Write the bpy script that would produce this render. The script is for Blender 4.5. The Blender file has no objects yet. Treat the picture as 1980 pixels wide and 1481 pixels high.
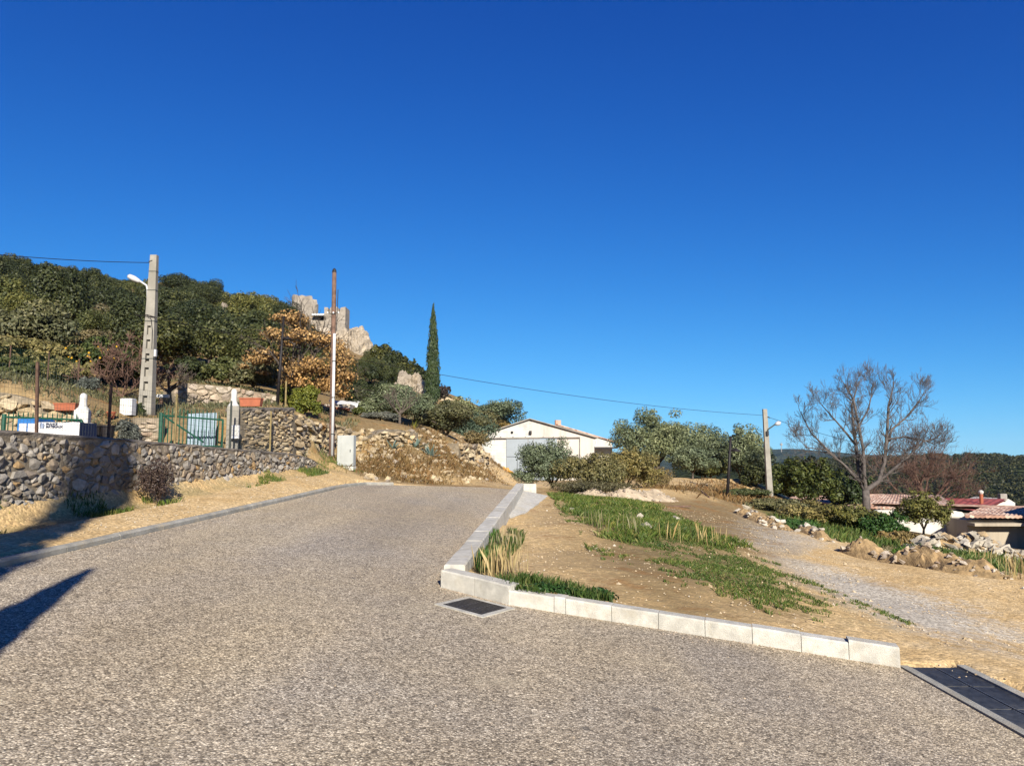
import bpy, math, random
import numpy as np
from mathutils import Vector, Matrix, noise

R = math.radians
S = bpy.context.scene
COL = S.collection
rnd = random.Random(7)
NR = np.random.default_rng(11)

# ------------------------------------------------------------------ camera, sky, sun, exposure
F = 1440.0                      # focal length in photo pixels (1980 wide)
PITCH = math.atan(149.5 / F)
CZ = 1.74
cam_d = bpy.data.cameras.new('camera')
cam_d.sensor_fit = 'HORIZONTAL'; cam_d.sensor_width = 36.0
cam_d.lens = F / 1980 * 36
cam_d.clip_start = 0.05; cam_d.clip_end = 20000
cam = bpy.data.objects.new('camera', cam_d); COL.objects.link(cam)
cam.location = (0, 0, CZ); cam.rotation_euler = (R(90) + PITCH, 0, 0)
S.camera = cam

SUN_EL = R(27.0)
SUN_AZ = R(13.0)                # light travels forward and this far to the left
L_DIR = Vector((-math.sin(SUN_AZ) * math.cos(SUN_EL), math.cos(SUN_AZ) * math.cos(SUN_EL), -math.sin(SUN_EL)))
world = bpy.data.worlds.new('World'); S.world = world; world.use_nodes = True
wn = world.node_tree; wn.nodes.clear()
sky = wn.nodes.new('ShaderNodeTexSky'); sky.sky_type = 'NISHITA'; sky.sun_disc = False
sky.sun_elevation = SUN_EL; sky.sun_rotation = R(180) - SUN_AZ
sky.altitude = 1000; sky.air_density = 0.8; sky.dust_density = 0.0; sky.ozone_density = 4.0
EXPO = 1.0
# even colour grading of the whole sky (deep polarised winter blue)
_sep = wn.nodes.new('ShaderNodeSeparateColor'); hsv = wn.nodes.new('ShaderNodeCombineColor')
wn.links.new(sky.outputs[0], _sep.inputs[0])
for _i, (_p, _a, _c) in enumerate(((1.9, .0165, .52), (1.45, .062, 1.35), (1.0, .186, 2.5))):
    _k = 1 / (.12 * 2 ** EXPO)
    def _m(op, a, b):
        n_ = wn.nodes.new('ShaderNodeMath'); n_.operation = op
        for j_, v_ in enumerate((a, b)):
            if isinstance(v_, bpy.types.NodeSocket): wn.links.new(v_, n_.inputs[j_])
            else: n_.inputs[j_].default_value = v_
        return n_.outputs[0]
    _x = _m('MULTIPLY', _m('POWER', _sep.outputs[_i], _p), _a)
    _y = _m('DIVIDE', _x, _m('ADD', 1.0, _m('MULTIPLY', _x, 1 / _c)))
    wn.links.new(_m('MULTIPLY', _y, _k), hsv.inputs[_i])
bg = wn.nodes.new('ShaderNodeBackground'); bg.inputs['Strength'].default_value = 0.12
wo = wn.nodes.new('ShaderNodeOutputWorld')
wn.links.new(hsv.outputs[0], bg.inputs['Color'])
wn.links.new(bg.outputs[0], wo.inputs['Surface'])
sun_d = bpy.data.lights.new('sun', 'SUN'); sun_d.energy = 5.0; sun_d.angle = R(0.5); sun_d.color = (1.0, 0.93, 0.82)
sun = bpy.data.objects.new('sun', sun_d); COL.objects.link(sun)
sun.rotation_euler = L_DIR.to_track_quat('-Z', 'Y').to_euler(); sun.location = (5, -20, 12)
S.view_settings.view_transform = 'Standard'; S.view_settings.look = 'None'
S.view_settings.exposure = EXPO; S.view_settings.gamma = 1.0
S.render.engine = 'CYCLES'
S.cycles.use_denoising = True
try: S.cycles.denoiser = 'OPENIMAGEDENOISE'
except Exception: pass
S.cycles.max_bounces = 6; S.cycles.diffuse_bounces = 3; S.cycles.transmission_bounces = 3
S.cycles.transparent_max_bounces = 6; S.cycles.caustics_reflective = False; S.cycles.caustics_refractive = False

# ------------------------------------------------------------------ helpers
CT, ST = math.cos(PITCH), math.sin(PITCH)
def ray(px, py):
    a = (px - 990) / F; b = (740.5 - py) / F
    return np.array([a, CT - b * ST, ST + b * CT])
def at(px, py, D):
    r = ray(px, py); t = D / r[1]
    return Vector((r[0] * t, D, CZ + r[2] * t))
def road_z(x, y): return -0.09 * x + 0.0358 * y
def on_road(px, py):
    r = ray(px, py)              # CZ + t rz = -.09 t rx + .0358 t ry
    t = -CZ / (r[2] + 0.09 * r[0] - 0.0358 * r[1])
    return Vector((r[0] * t, r[1] * t, CZ + r[2] * t))

def mesh_obj(name, V, Fc, mat=None, parent=None, smooth=False, loc=None):
    me = bpy.data.meshes.new(name)
    V = np.asarray(V, dtype=np.float32).reshape(-1, 3)
    if isinstance(Fc, np.ndarray):
        n, k = Fc.shape
        me.vertices.add(len(V)); me.vertices.foreach_set('co', V.ravel())
        me.loops.add(n * k); me.loops.foreach_set('vertex_index', Fc.astype(np.int32).ravel())
        me.polygons.add(n); me.polygons.foreach_set('loop_start', np.arange(0, n * k, k, dtype=np.int32))
        try: me.polygons.foreach_set('loop_total', np.full(n, k, dtype=np.int32))
        except Exception: pass
        me.update(calc_edges=True); me.validate()
    else:
        me.from_pydata(V.tolist(), [], Fc); me.update()
    if smooth and len(me.polygons):
        me.polygons.foreach_set('use_smooth', np.ones(len(me.polygons), dtype=bool))
    if mat:
        for m in (mat if isinstance(mat, (list, tuple)) else [mat]): me.materials.append(m)
    o = bpy.data.objects.new(name, me); COL.objects.link(o)
    if loc is not None: o.location = loc
    if parent is not None: o.parent = parent
    return o
def tag(o, label=None, cat=None, group=None, kind=None):
    if label: o['label'] = label
    if cat: o['category'] = cat
    if group: o['group'] = group
    if kind: o['kind'] = kind
    return o
def thing(name, label, cat, loc=(0, 0, 0), rz=0.0, group=None):
    o = bpy.data.objects.new(name, None); COL.objects.link(o)
    o.empty_display_size = 0.2; o.location = loc; o.rotation_euler = (0, 0, rz)
    return tag(o, label, cat, group)
def dup(root, loc, rz=0.0, sc=(1, 1, 1), label=None, group=None):
    r = root.copy(); COL.objects.link(r); r.location = loc; r.rotation_euler = (0, 0, rz); r.scale = sc
    if label: r['label'] = label
    if group: r['group'] = group
    for ch in list(root.children):
        c = ch.copy(); COL.objects.link(c); c.parent = r
    return r

class MB:
    def __init__(s): s.v = []; s.f = []
    def add(s, V, Fc):
        b = len(s.v); s.v.extend([tuple(p) for p in V]); s.f.extend([tuple(i + b for i in f) for f in Fc]); return s
    def box(s, c, d, rz=0.0, taper=1.0, bev=0.0):
        cx, cy, cz = c; dx, dy, dz = d[0] / 2, d[1] / 2, d[2] / 2
        cs, sn = math.cos(rz), math.sin(rz)
        if bev <= 0:
            P = []
            for k, z in ((1, -dz), (taper, dz)):
                for x, y in ((-dx, -dy), (dx, -dy), (dx, dy), (-dx, dy)):
                    x *= k; y *= k; P.append((cx + x * cs - y * sn, cy + x * sn + y * cs, cz + z))
            return s.add(P, [(3, 2, 1, 0), (4, 5, 6, 7), (0, 1, 5, 4), (1, 2, 6, 5), (2, 3, 7, 6), (3, 0, 4, 7)])
        b = bev; P = []
        for z, i in ((-dz, 0), (dz - b, 0), (dz, b)):
            for x, y in ((-dx + i, -dy + i), (dx - i, -dy + i), (dx - i, dy - i), (-dx + i, dy - i)):
                # chamfered corner: two points each
                sx = 1 if x > 0 else -1; sy = 1 if y > 0 else -1
                for (ax, ay) in (((x, y - sy * b), (x - sx * b, y)) if sx * sy > 0 else ((x - sx * b, y), (x, y - sy * b))):
                    P.append((cx + ax * cs - ay * sn, cy + ax * sn + ay * cs, cz + z))
        Fc = []
        for k in range(2):
            for i in range(8):
                j = (i + 1) % 8; Fc.append((k * 8 + i, k * 8 + j, (k + 1) * 8 + j, (k + 1) * 8 + i))
        Fc.append(tuple(range(16, 24))); Fc.append(tuple(range(7, -1, -1)))
        return s.add(P, Fc)
    def quad(s, a, b, c, d): return s.add([a, b, c, d], [(0, 1, 2, 3)])
    def tube(s, pts, rad, n=6, caps=True):
        pts = [Vector(p) for p in pts]
        if not hasattr(rad, '__len__'): rad = [rad] * len(pts)
        V = []; up = Vector((0, 0, 1)); prev = None
        for i, p in enumerate(pts):
            t = (pts[min(i + 1, len(pts) - 1)] - pts[max(i - 1, 0)])
            t = t.normalized() if t.length > 1e-9 else up
            if prev is None:
                a = t.cross(up if abs(t.z) < 0.9 else Vector((1, 0, 0))).normalized()
            else:
                a = prev - t * prev.dot(t); a = a.normalized() if a.length > 1e-6 else t.orthogonal().normalized()
            prev = a; b = t.cross(a)
            for k in range(n):
                w = 2 * math.pi * k / n
                V.append(p + (a * math.cos(w) + b * math.sin(w)) * rad[i])
        Fc = []
        for i in range(len(pts) - 1):
            for k in range(n):
                k2 = (k + 1) % n; Fc.append((i * n + k, i * n + k2, (i + 1) * n + k2, (i + 1) * n + k))
        if caps:
            Fc.append(tuple(range(n - 1, -1, -1))); m = (len(pts) - 1) * n; Fc.append(tuple(range(m, m + n)))
        return s.add(V, Fc)
    def lathe(s, prof, c=(0, 0, 0), n=14):
        V = []; Fc = []
        for r, z in prof:
            for k in range(n):
                w = 2 * math.pi * k / n; V.append((c[0] + r * math.cos(w), c[1] + r * math.sin(w), c[2] + z))
        for i in range(len(prof) - 1):
            for k in range(n):
                k2 = (k + 1) % n; Fc.append((i * n + k, i * n + k2, (i + 1) * n + k2, (i + 1) * n + k))
        m = (len(prof) - 1) * n; Fc.append(tuple(range(m, m + n))); Fc.append(tuple(range(n - 1, -1, -1)))
        return s.add(V, Fc)
    def prism(s, poly, z0, z1):
        n = len(poly); V = [(x, y, z0) for x, y in poly] + [(x, y, z1) for x, y in poly]
        return s.add(V, [tuple(range(n - 1, -1, -1)), tuple(range(n, 2 * n))] + [(i, (i + 1) % n, n + (i + 1) % n, n + i) for i in range(n)])
    def build(s, name, mat=None, parent=None, smooth=False, loc=None): return mesh_obj(name, s.v, s.f, mat, parent, smooth, loc)

# ------------------------------------------------------------------ materials
MATS = {}
ALB = 0.66                      # all base colours are kept in real-world range for this exposure
def sc_(c, k=None): return tuple(v * (ALB if k is None else k) for v in c[:3])
def nt_new(name):
    m = bpy.data.materials.new(name); m.use_nodes = True; MATS[name] = m
    nt = m.node_tree; return m, nt, nt.nodes['Principled BSDF'], nt.nodes['Material Output']
def nd(nt, typ, **kw):
    n = nt.nodes.new(typ)
    for k, v in kw.items():
        if k in ('op', 'operation'): n.operation = v
        elif k == 'blend': n.blend_type = v
        elif k == 'dtype': n.data_type = v
        elif k == 'feature': n.feature = v
        elif k.startswith('i_'):
            key = k[2:]; key = int(key) if key.isdigit() else key.replace('_', ' ')
            if isinstance(v, bpy.types.NodeSocket): nt.links.new(v, n.inputs[key])
            else: n.inputs[key].default_value = v
        else: setattr(n, k, v)
    return n
def ramp(nt, fac, stops, interp='LINEAR'):
    n = nt.nodes.new('ShaderNodeValToRGB'); n.color_ramp.interpolation = interp
    el = n.color_ramp.elements
    while len(el) < len(stops): el.new(0.5)
    for e, (p, c) in zip(el, stops):
        e.position = p; e.color = (c[0], c[1], c[2], 1) if hasattr(c, '__len__') else (c, c, c, 1)
    nt.links.new(fac, n.inputs[0]); return n.outputs[0]
def mixc(nt, fac, a, b, blend='MIX'):
    n = nt.nodes.new('ShaderNodeMix'); n.data_type = 'RGBA'; n.blend_type = blend
    for key, v in ((0, fac), (6, a), (7, b)):
        if isinstance(v, bpy.types.NodeSocket): nt.links.new(v, n.inputs[key])
        elif key == 0: n.inputs[0].default_value = v
        else: n.inputs[key].default_value = (v[0], v[1], v[2], 1)
    return n.outputs[2]
def math_n(nt, op, a, b=0.0, clamp=False):
    n = nt.nodes.new('ShaderNodeMath'); n.operation = op; n.use_clamp = clamp
    for k, v in ((0, a), (1, b)):
        if isinstance(v, bpy.types.NodeSocket): nt.links.new(v, n.inputs[k])
        else: n.inputs[k].default_value = v
    return n.outputs[0]
def pos(nt): return nt.nodes.new('ShaderNodeNewGeometry').outputs['Position']
def objc(nt): return nt.nodes.new('ShaderNodeTexCoord').outputs['Object']
def noise_n(nt, vec, scale, detail=4, rough=0.55, out='Fac'):
    return nd(nt, 'ShaderNodeTexNoise', i_Vector=vec, i_Scale=scale, i_Detail=detail, i_Roughness=rough).outputs[out]
def vor(nt, vec, scale, out='Distance', rndm=1.0):
    return nd(nt, 'ShaderNodeTexVoronoi', i_Vector=vec, i_Scale=scale, i_Randomness=rndm).outputs[out]
def bump(nt, bsdf, h, strength=0.5, dist=0.02):
    b = nd(nt, 'ShaderNodeBump', i_Strength=strength, i_Distance=dist, i_Height=h)
    nt.links.new(b.outputs[0], bsdf.inputs['Normal'])
def plain(name, col, rough=0.7, var=0.12, scale=6.0, metal=0.0, bmp=0.0, bscale=40.0, stain=None, coords='pos', orand=0.0):
    m, nt, b, o = nt_new(name)
    P = pos(nt) if coords == 'pos' else objc(nt)
    f = noise_n(nt, P, scale, 5, 0.6)
    col = sc_(col)
    if stain: stain = sc_(stain)
    lo = [c * (1 - var * 2) for c in col]; hi = [min(1, c * (1 + var * 1.6)) for c in col]
    c = ramp(nt, f, [(0.28, lo), (0.72, hi)])
    if stain:
        f2 = noise_n(nt, P, scale * 0.35, 6, 0.7)
        c = mixc(nt, ramp(nt, f2, [(0.5, 0.0), (0.68, 0.8)]), c, stain)
    if orand:
        oi = nt.nodes.new('ShaderNodeObjectInfo').outputs['Random']
        c = mixc(nt, 1.0, c, ramp(nt, oi, [(0.0, (1 - orand, 1 - orand, 1 - orand * 1.3)), (1.0, (1 + orand * .6, 1 + orand * .6, 1 + orand * .4))]), 'MULTIPLY')
    nt.links.new(c, b.inputs['Base Color'])
    b.inputs['Roughness'].default_value = rough; b.inputs['Metallic'].default_value = metal
    b.inputs['Specular IOR Level'].default_value = 0.3
    if bmp: bump(nt, b, noise_n(nt, P, bscale, 4, 0.6), bmp, 0.02)
    return m

def mat_road():
    m, nt, b, o = nt_new('chip_seal')
    P = pos(nt)
    v1 = nd(nt, 'ShaderNodeTexVoronoi', i_Vector=P, i_Scale=84.0)
    v2 = nd(nt, 'ShaderNodeTexVoronoi', i_Vector=P, i_Scale=33.0)
    sep = nd(nt, 'ShaderNodeSeparateColor', i_0=v1.outputs['Color'])
    chip = ramp(nt, sep.outputs[0], [(0.0, (.16, .135, .105)), (0.25, (.33, .285, .235)), (0.55, (.46, .405, .335)), (0.8, (.59, .52, .43)), (1.0, (.85, .78, .67))])
    warm = noise_n(nt, P, 0.45, 4, 0.6)
    chip = mixc(nt, ramp(nt, warm, [(0.3, 0.15), (0.65, 0.8)]), chip, mixc(nt, 1.0, chip, (1.1, 1.0, 0.8), 'MULTIPLY'))
    gap = ramp(nt, v1.outputs['Distance'], [(0.3, 1.0), (0.85, 0.42)])
    c = mixc(nt, 1.0, chip, gap, 'MULTIPLY')
    s2 = nd(nt, 'ShaderNodeSeparateColor', i_0=v2.outputs['Color'])
    big = ramp(nt, s2.outputs[1], [(0.0, 0.7), (0.5, 1.0), (1.0, 1.32)])
    c = mixc(nt, 0.6, c, big, 'MULTIPLY')
    mid = noise_n(nt, P, 9.0, 3, 0.7)
    c = mixc(nt, 1.0, c, ramp(nt, mid, [(0.3, 0.86), (0.7, 1.14)]), 'MULTIPLY')
    worn = noise_n(nt, nd(nt, 'ShaderNodeMapping', i_Vector=P, i_Scale=(1.1, 0.16, 1)).outputs[0], 0.8, 3, 0.5)
    c = mixc(nt, 1.0, c, ramp(nt, worn, [(0.3, (.92, .92, .95)), (0.7, (1.22, 1.2, 1.14))]), 'MULTIPLY')
    st = noise_n(nt, P, 0.9, 5, 0.7)
    lane = noise_n(nt, nd(nt, 'ShaderNodeMapping', i_Vector=P, i_Rotation=(0, 0, R(-4)), i_Scale=(.55, .05, 1)).outputs[0], 1.0, 2, 0.5)
    c = mixc(nt, 1.0, c, ramp(nt, lane, [(0.35, .88), (0.65, 1.12)]), 'MULTIPLY')
    c = mixc(nt, ramp(nt, st, [(0.58, 0.0), (0.72, 0.5)]), c, (.5, .43, .31))
    sp = vor(nt, P, 1.6, 'Distance')
    c = mixc(nt, ramp(nt, sp, [(0.03, 0.75), (0.07, 0.0)]), c, (.09, .08, .07))
    c = mixc(nt, 1.0, c, (ALB * 1.15, ALB * 1.15, ALB * 1.12), 'MULTIPLY')
    nt.links.new(c, b.inputs['Base Color']); b.inputs['Roughness'].default_value = 0.85
    b.inputs['Specular IOR Level'].default_value = 0.2
    h = math_n(nt, 'ADD', math_n(nt, 'MULTIPLY', v1.outputs['Distance'], -1.0), math_n(nt, 'MULTIPLY', sep.outputs[1], 0.5))
    h = math_n(nt, 'ADD', h, math_n(nt, 'MULTIPLY', v2.outputs['Distance'], -0.6))
    bump(nt, b, h, 0.5, 0.007)
    return m
def mat_ground():
    m, nt, b, o = nt_new('earth')
    P = pos(nt)
    at_ = nd(nt, 'ShaderNodeAttribute', attribute_name='zone')
    z = nd(nt, 'ShaderNodeSeparateColor', i_0=at_.outputs['Color'])
    n1 = noise_n(nt, P, 1.3, 5, 0.65); n2 = noise_n(nt, P, 9.0, 4, 0.65); n3 = noise_n(nt, P, 40.0, 3, 0.6)
    v1 = nd(nt, 'ShaderNodeTexVoronoi', i_Vector=P, i_Scale=34.0)
    v2 = nd(nt, 'ShaderNodeTexVoronoi', i_Vector=P, i_Scale=11.0)
    s1 = nd(nt, 'ShaderNodeSeparateColor', i_0=v1.outputs['Color'])
    sand = ramp(nt, n1, [(0.25, (.55, .365, .17)), (0.5, (.65, .465, .245)), (0.75, (.74, .57, .355))])
    sand = mixc(nt, 1.0, sand, ramp(nt, n2, [(0.25, 0.82), (0.75, 1.14)]), 'MULTIPLY')
    sand = mixc(nt, 1.0, sand, ramp(nt, s1.outputs[0], [(0.0, 0.68), (0.6, 1.0), (1.0, 1.38)]), 'MULTIPLY')
    grav = ramp(nt, s1.outputs[1], [(0.0, (.3, .265, .225)), (0.5, (.5, .445, .375)), (1.0, (.76, .69, .59))])
    grav = mixc(nt, 1.0, grav, ramp(nt, n2, [(0.3, 0.8), (0.7, 1.15)]), 'MULTIPLY')
    green = ramp(nt, n2, [(0.3, (.08, .09, .03)), (0.5, (.15, .14, .055)), (0.62, (.36, .27, .13))])
    dry = ramp(nt, n2, [(0.25, (.15, .1, .05)), (0.5, (.27, .19, .095)), (0.75, (.4, .3, .16))])
    dry = mixc(nt, ramp(nt, n1, [(0.52, 0.0), (0.68, 0.7)]), dry, (.34, .17, .06))
    jit = math_n(nt, 'MULTIPLY', math_n(nt, 'SUBTRACT', math_n(nt, 'ADD', n2, n1), 1.0), 2.4)
    def msk(s):
        g_ = math_n(nt, 'MULTIPLY', s, 5.0, True)
        return math_n(nt, 'ADD', math_n(nt, 'MULTIPLY', s, 2.0), math_n(nt, 'SUBTRACT', math_n(nt, 'MULTIPLY', jit, g_), 0.5), True)
    c = mixc(nt, msk(z.outputs[0]), sand, grav)
    c = mixc(nt, msk(z.outputs[2]), c, dry)
    c = mixc(nt, msk(z.outputs[1]), c, green)
    c = mixc(nt, 1.0, c, (ALB * 1.1, ALB * 1.09, ALB * 1.02), 'MULTIPLY')
    nt.links.new(c, b.inputs['Base Color']); b.inputs['Roughness'].default_value = 0.95
    b.inputs['Specular IOR Level'].default_value = 0.1
    h = math_n(nt, 'ADD', math_n(nt, 'MULTIPLY', v1.outputs['Distance'], -0.5), math_n(nt, 'MULTIPLY', n2, 1.6))
    h = math_n(nt, 'ADD', h, math_n(nt, 'MULTIPLY', v2.outputs['Distance'], -0.5))
    bump(nt, b, h, 0.45, 0.022)
    return m
def mat_stone(name, stops, bscale=25.0, bs=0.5, lich=(.45, .42, .34), interp='CONSTANT', bd=.03):
    m, nt, b, o = nt_new(name)
    P = pos(nt)
    oi = nt.nodes.new('ShaderNodeObjectInfo').outputs['Random']
    isl = nt.nodes.new('ShaderNodeNewGeometry').outputs['Random Per Island']
    f = math_n(nt, 'FRACT', math_n(nt, 'ADD', math_n(nt, 'MULTIPLY', oi, 7.3), math_n(nt, 'MULTIPLY', isl, 5.7)))
    c = ramp(nt, f, [(p_, sc_(q_)) for p_, q_ in stops], interp); lich = sc_(lich)
    n = noise_n(nt, P, bscale * 0.45, 6, 0.7)
    c = mixc(nt, 1.0, c, ramp(nt, n, [(0.25, 0.55), (0.5, 1.0), (0.75, 1.4)]), 'MULTIPLY')
    n2 = noise_n(nt, P, bscale * 0.16, 5, 0.7)
    c = mixc(nt, ramp(nt, n2, [(0.56, 0.0), (0.7, 0.55)]), c, lich)
    nt.links.new(c, b.inputs['Base Color']); b.inputs['Roughness'].default_value = 0.9
    b.inputs['Specular IOR Level'].default_value = 0.2
    bump(nt, b, noise_n(nt, P, bscale, 6, 0.7), bs, bd)
    return m
def mat_leaf(name, cols, transl=0.14, rough=0.55, patch=0.5, oc=1.0):
    m, nt, b, o = nt_new(name)
    isl = nt.nodes.new('ShaderNodeNewGeometry').outputs['Random Per Island']
    oi = nt.nodes.new('ShaderNodeObjectInfo').outputs['Random']
    k = len(cols) - 1
    c = ramp(nt, isl, [(i / k, sc_(cc, .72)) for i, cc in enumerate(cols)])
    pn = noise_n(nt, pos(nt), patch, 3, 0.6)
    c = mixc(nt, 1.0, c, ramp(nt, pn, [(0.3, (.72, .78, .8)), (0.7, (1.3, 1.2, 1.0))]), 'MULTIPLY')
    c = mixc(nt, 1.0, c, ramp(nt, oi, [(0.0, (.6, .68, .7)), (0.5, (1, 1, 1)), (1.0, (1.55, 1.35, 1.0))]), 'MULTIPLY')
    nt.links.new(c, b.inputs['Base Color']); b.inputs['Roughness'].default_value = rough
    b.inputs['Specular IOR Level'].default_value = 0.25
    tr = nd(nt, 'ShaderNodeBsdfTranslucent', i_Color=c)
    mx = nd(nt, 'ShaderNodeMixShader', i_0=transl)
    nt.links.new(b.outputs[0], mx.inputs[1]); nt.links.new(tr.outputs[0], mx.inputs[2])
    nt.links.new(mx.outputs[0], o.inputs['Surface'])
    return m
M_road = mat_road(); M_ground = mat_ground()
M_rub = mat_stone('rubble_stone', [(0, (.24, .215, .18)), (.2, (.31, .28, .24)), (.4, (.38, .345, .295)), (.55, (.28, .23, .18)), (.68, (.37, .29, .2)), (.83, (.44, .29, .14)), (.91, (.47, .42, .35))], 22, .6, (.3, .27, .22))
M_dry = mat_stone('dry_stone', [(0, (.46, .35, .21)), (.25, (.54, .42, .25)), (.5, (.43, .34, .22)), (.7, (.58, .47, .3)), (.85, (.38, .32, .25)), (.94, (.48, .31, .15))], 20, .6, (.54, .45, .3))
M_pale = mat_stone('pale_stone', [(0, (.44, .35, .25)), (.3, (.5, .4, .29)), (.55, (.4, .33, .26)), (.75, (.54, .46, .36)), (.9, (.38, .28, .2))], 15, .6, (.5, .42, .3))
M_white_rock = mat_stone('limestone_rubble', [(0, (.5, .44, .34)), (.3, (.6, .54, .44)), (.55, (.42, .37, .29)), (.75, (.62, .55, .43)), (.9, (.52, .38, .22))], 9, .8, (.42, .35, .25))
M_cliff = mat_stone('cliff_rock', [(0, (.6, .5, .37)), (.5, (.66, .56, .43))], 1.1, 1.0, (.42, .26, .09), bd=.9)
M_mortar = plain('mortar', (.3, .245, .17), .95, .25, 5, bmp=.8, bscale=30)
M_cop = plain('coping_mortar', (.2, .17, .135), .95, .3, 4, bmp=.9, bscale=25)
M_conc = plain('concrete_block', (.66, .63, .56), .85, .13, 9, bmp=.5, bscale=110, stain=(.56, .5, .39), orand=.1)
M_kerb = plain('kerb_concrete', (.42, .4, .35), .85, .15, 6, bmp=.4, bscale=90, orand=.1, stain=(.5, .42, .3))
M_pole = plain('pole_concrete', (.36, .335, .28), .85, .12, 3, bmp=.3, bscale=40, stain=(.27, .25, .2))
M_iron = plain('cast_iron', (.075, .07, .066), .55, .2, 30, metal=.3)
M_hole_shade = plain('hole_shade_black', (.012, .012, .012), .9, .1, 5)  # near-black colour stands in for the shade inside holes and drains
M_dgrate = plain('galvanised_dark', (.11, .115, .125), .5, .25, 18, metal=.3, stain=(.2, .19, .17))
M_rust = plain('rusty_iron', (.13, .075, .05), .85, .25, 14)
M_green_p = plain('green_paint', (.008, .09, .05), .45, .15, 10)
M_post_y = plain('weathered_post', (.3, .23, .1), .85, .2, 14)
M_wire = plain('fence_wire', (.07, .08, .07), .6, .1, 10, metal=.3)
M_gwire = plain('green_wire', (.01, .05, .03), .6, .1, 10)
M_white = plain('white_paint', (.72, .7, .64), .6, .07, 4)
M_wplast = plain('white_plastic', (.75, .75, .74), .4, .04, 3)
M_cab = plain('cabinet_grey', (.5, .52, .49), .5, .06, 3, stain=(.44, .44, .4))
M_terra = plain('terracotta', (.44, .135, .065), .75, .1, 9)
M_wood = plain('pole_wood', (.2, .12, .085), .85, .25, 9, bmp=.5, bscale=50)
M_black = plain('dark_paint', (.018, .014, .014), .6, .2, 8)
M_lblue = plain('pale_blue_sheet', (.4, .5, .58), .45, .06, 3)
M_blue = plain('blue_print', (.03, .18, .5), .5, .08, 8)
M_navy = plain('navy_print', (.012, .02, .07), .5, .05, 8)
M_bark = plain('bark', (.12, .095, .075), .9, .3, 8, bmp=.8, bscale=30)
M_barkg = plain('grey_bark', (.145, .122, .108), .9, .25, 6, bmp=.8, bscale=30)
M_twig = plain('twig', (.13, .085, .07), .85, .25, 3)
M_twigr = plain('reddish_twig', (.15, .085, .06), .85, .25, 2)
M_lampw = plain('lamp_shell', (.62, .62, .62), .4, .04, 4)
M_yel = plain('yellow_sheet', (.72, .33, .04), .5, .15, 5)
M_dirtm = plain('mound_earth', (.44, .3, .145), .95, .3, 5, bmp=1.0, bscale=16, stain=(.26, .16, .075))

# ------------------------------------------------------------------ terrain height
WA = -8.38; WB = 0.148                       # front stone wall: X = WA + WB*Y
def wall_x(y): return WA + WB * y
def px_on_wall(px):                          # depth on the wall line
    u = (px - 990) / F; return WA / (u - WB) if True else 0
def kerb_x(y): return 0.061 * y - 5.4
CORNER = on_road(852, 1135); K1 = on_road(917, 1151); K2 = on_road(983, 1169); K3 = on_road(1742, 1291)
FARW = on_road(998, 947)                      # far end of the low wall on the road side
LK = [(kerb_x(y), y) for y in (-9, 0, 5, 10, 15, 19.0)] + [(-4.02, 20.1), (-3.62, 20.75), (-3.0, 21.35), (-2.3, 21.95), (-1.6, 22.6)]
CH0 = (K3.x + 0.02, K3.y + 0.02)              # drainage channel start (road-side far corner)
CHN = on_road(1990, 1432)
ROADP = LK + [(-0.8, 23.3), (FARW.x, FARW.y), (CORNER.x, CORNER.y), (K2.x, K2.y), (K3.x, K3.y), (CHN.x, CHN.y), (4.6, -9)]
def sd_poly(X, Y, poly):
    X = np.asarray(X, float); Y = np.asarray(Y, float)
    d = np.full(X.shape, 1e9); ins = np.zeros(X.shape, bool); n = len(poly)
    for i in range(n):
        x0, y0 = poly[i]; x1, y1 = poly[(i + 1) % n]
        ex, ey = x1 - x0, y1 - y0; L = ex * ex + ey * ey + 1e-12
        t = np.clip(((X - x0) * ex + (Y - y0) * ey) / L, 0, 1)
        d = np.minimum(d, np.hypot(X - x0 - t * ex, Y - y0 - t * ey))
        c = ((y0 > Y) != (y1 > Y)); xx = x0 + (Y - y0) * ex / (ey if abs(ey) > 1e-12 else 1e-12)
        ins ^= c & (X < xx)
    return np.where(ins, -d, d)

CP = []
def cp(px, py, D): p = at(px, py, D); CP.append((p.x, p.y, p.z))
def cw(x, y, z): CP.append((x, y, z))
for y in np.arange(-8, 24, 2.0):             # the road plane
    for x in np.arange(-4, 4.1, 2.0):
        if sd_poly(np.array([x]), np.array([y]), ROADP)[0] < -0.3: cw(x, y, road_z(x, y))
for x, y in ((-4.9, 8), (-4.75, 10.5), (-4.6, 13), (-4.4, 16), (-4.25, 18.5), (-5.2, 3), (-5.5, -2)):
    cw(x - 0.2, y, road_z(x, y) + 0.07)
cw(-3.7, 21.1, 1.14); cw(-2.9, 22.0, 1.05); cw(-1.5, 23.6, .98)
def wbase(y): return np.interp(y, [-8, 2, 10, 13.37, 17, 20, 21.5], [.35, .62, .955, 1.137, 1.36, 1.53, 1.62])
def wtop(y): return np.interp(y, [-8, 2, 10, 12.66, 15.8, 18.76, 20, 21.0], [2.1, 2.16, 2.16, 2.11, 2.01, 1.94, 1.83, 1.62])
for y in np.arange(-6, 20.6, 0.35):
    cw(wall_x(y) + 0.12, y, wbase(y) - .03); cw(wall_x(y) - 0.42, y, wtop(y) - 0.12)
    if y > 4: cw((wall_x(y) + kerb_x(y)) / 2, y, (wbase(y) + road_z(kerb_x(y), y) + .07) / 2 + .02)
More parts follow.
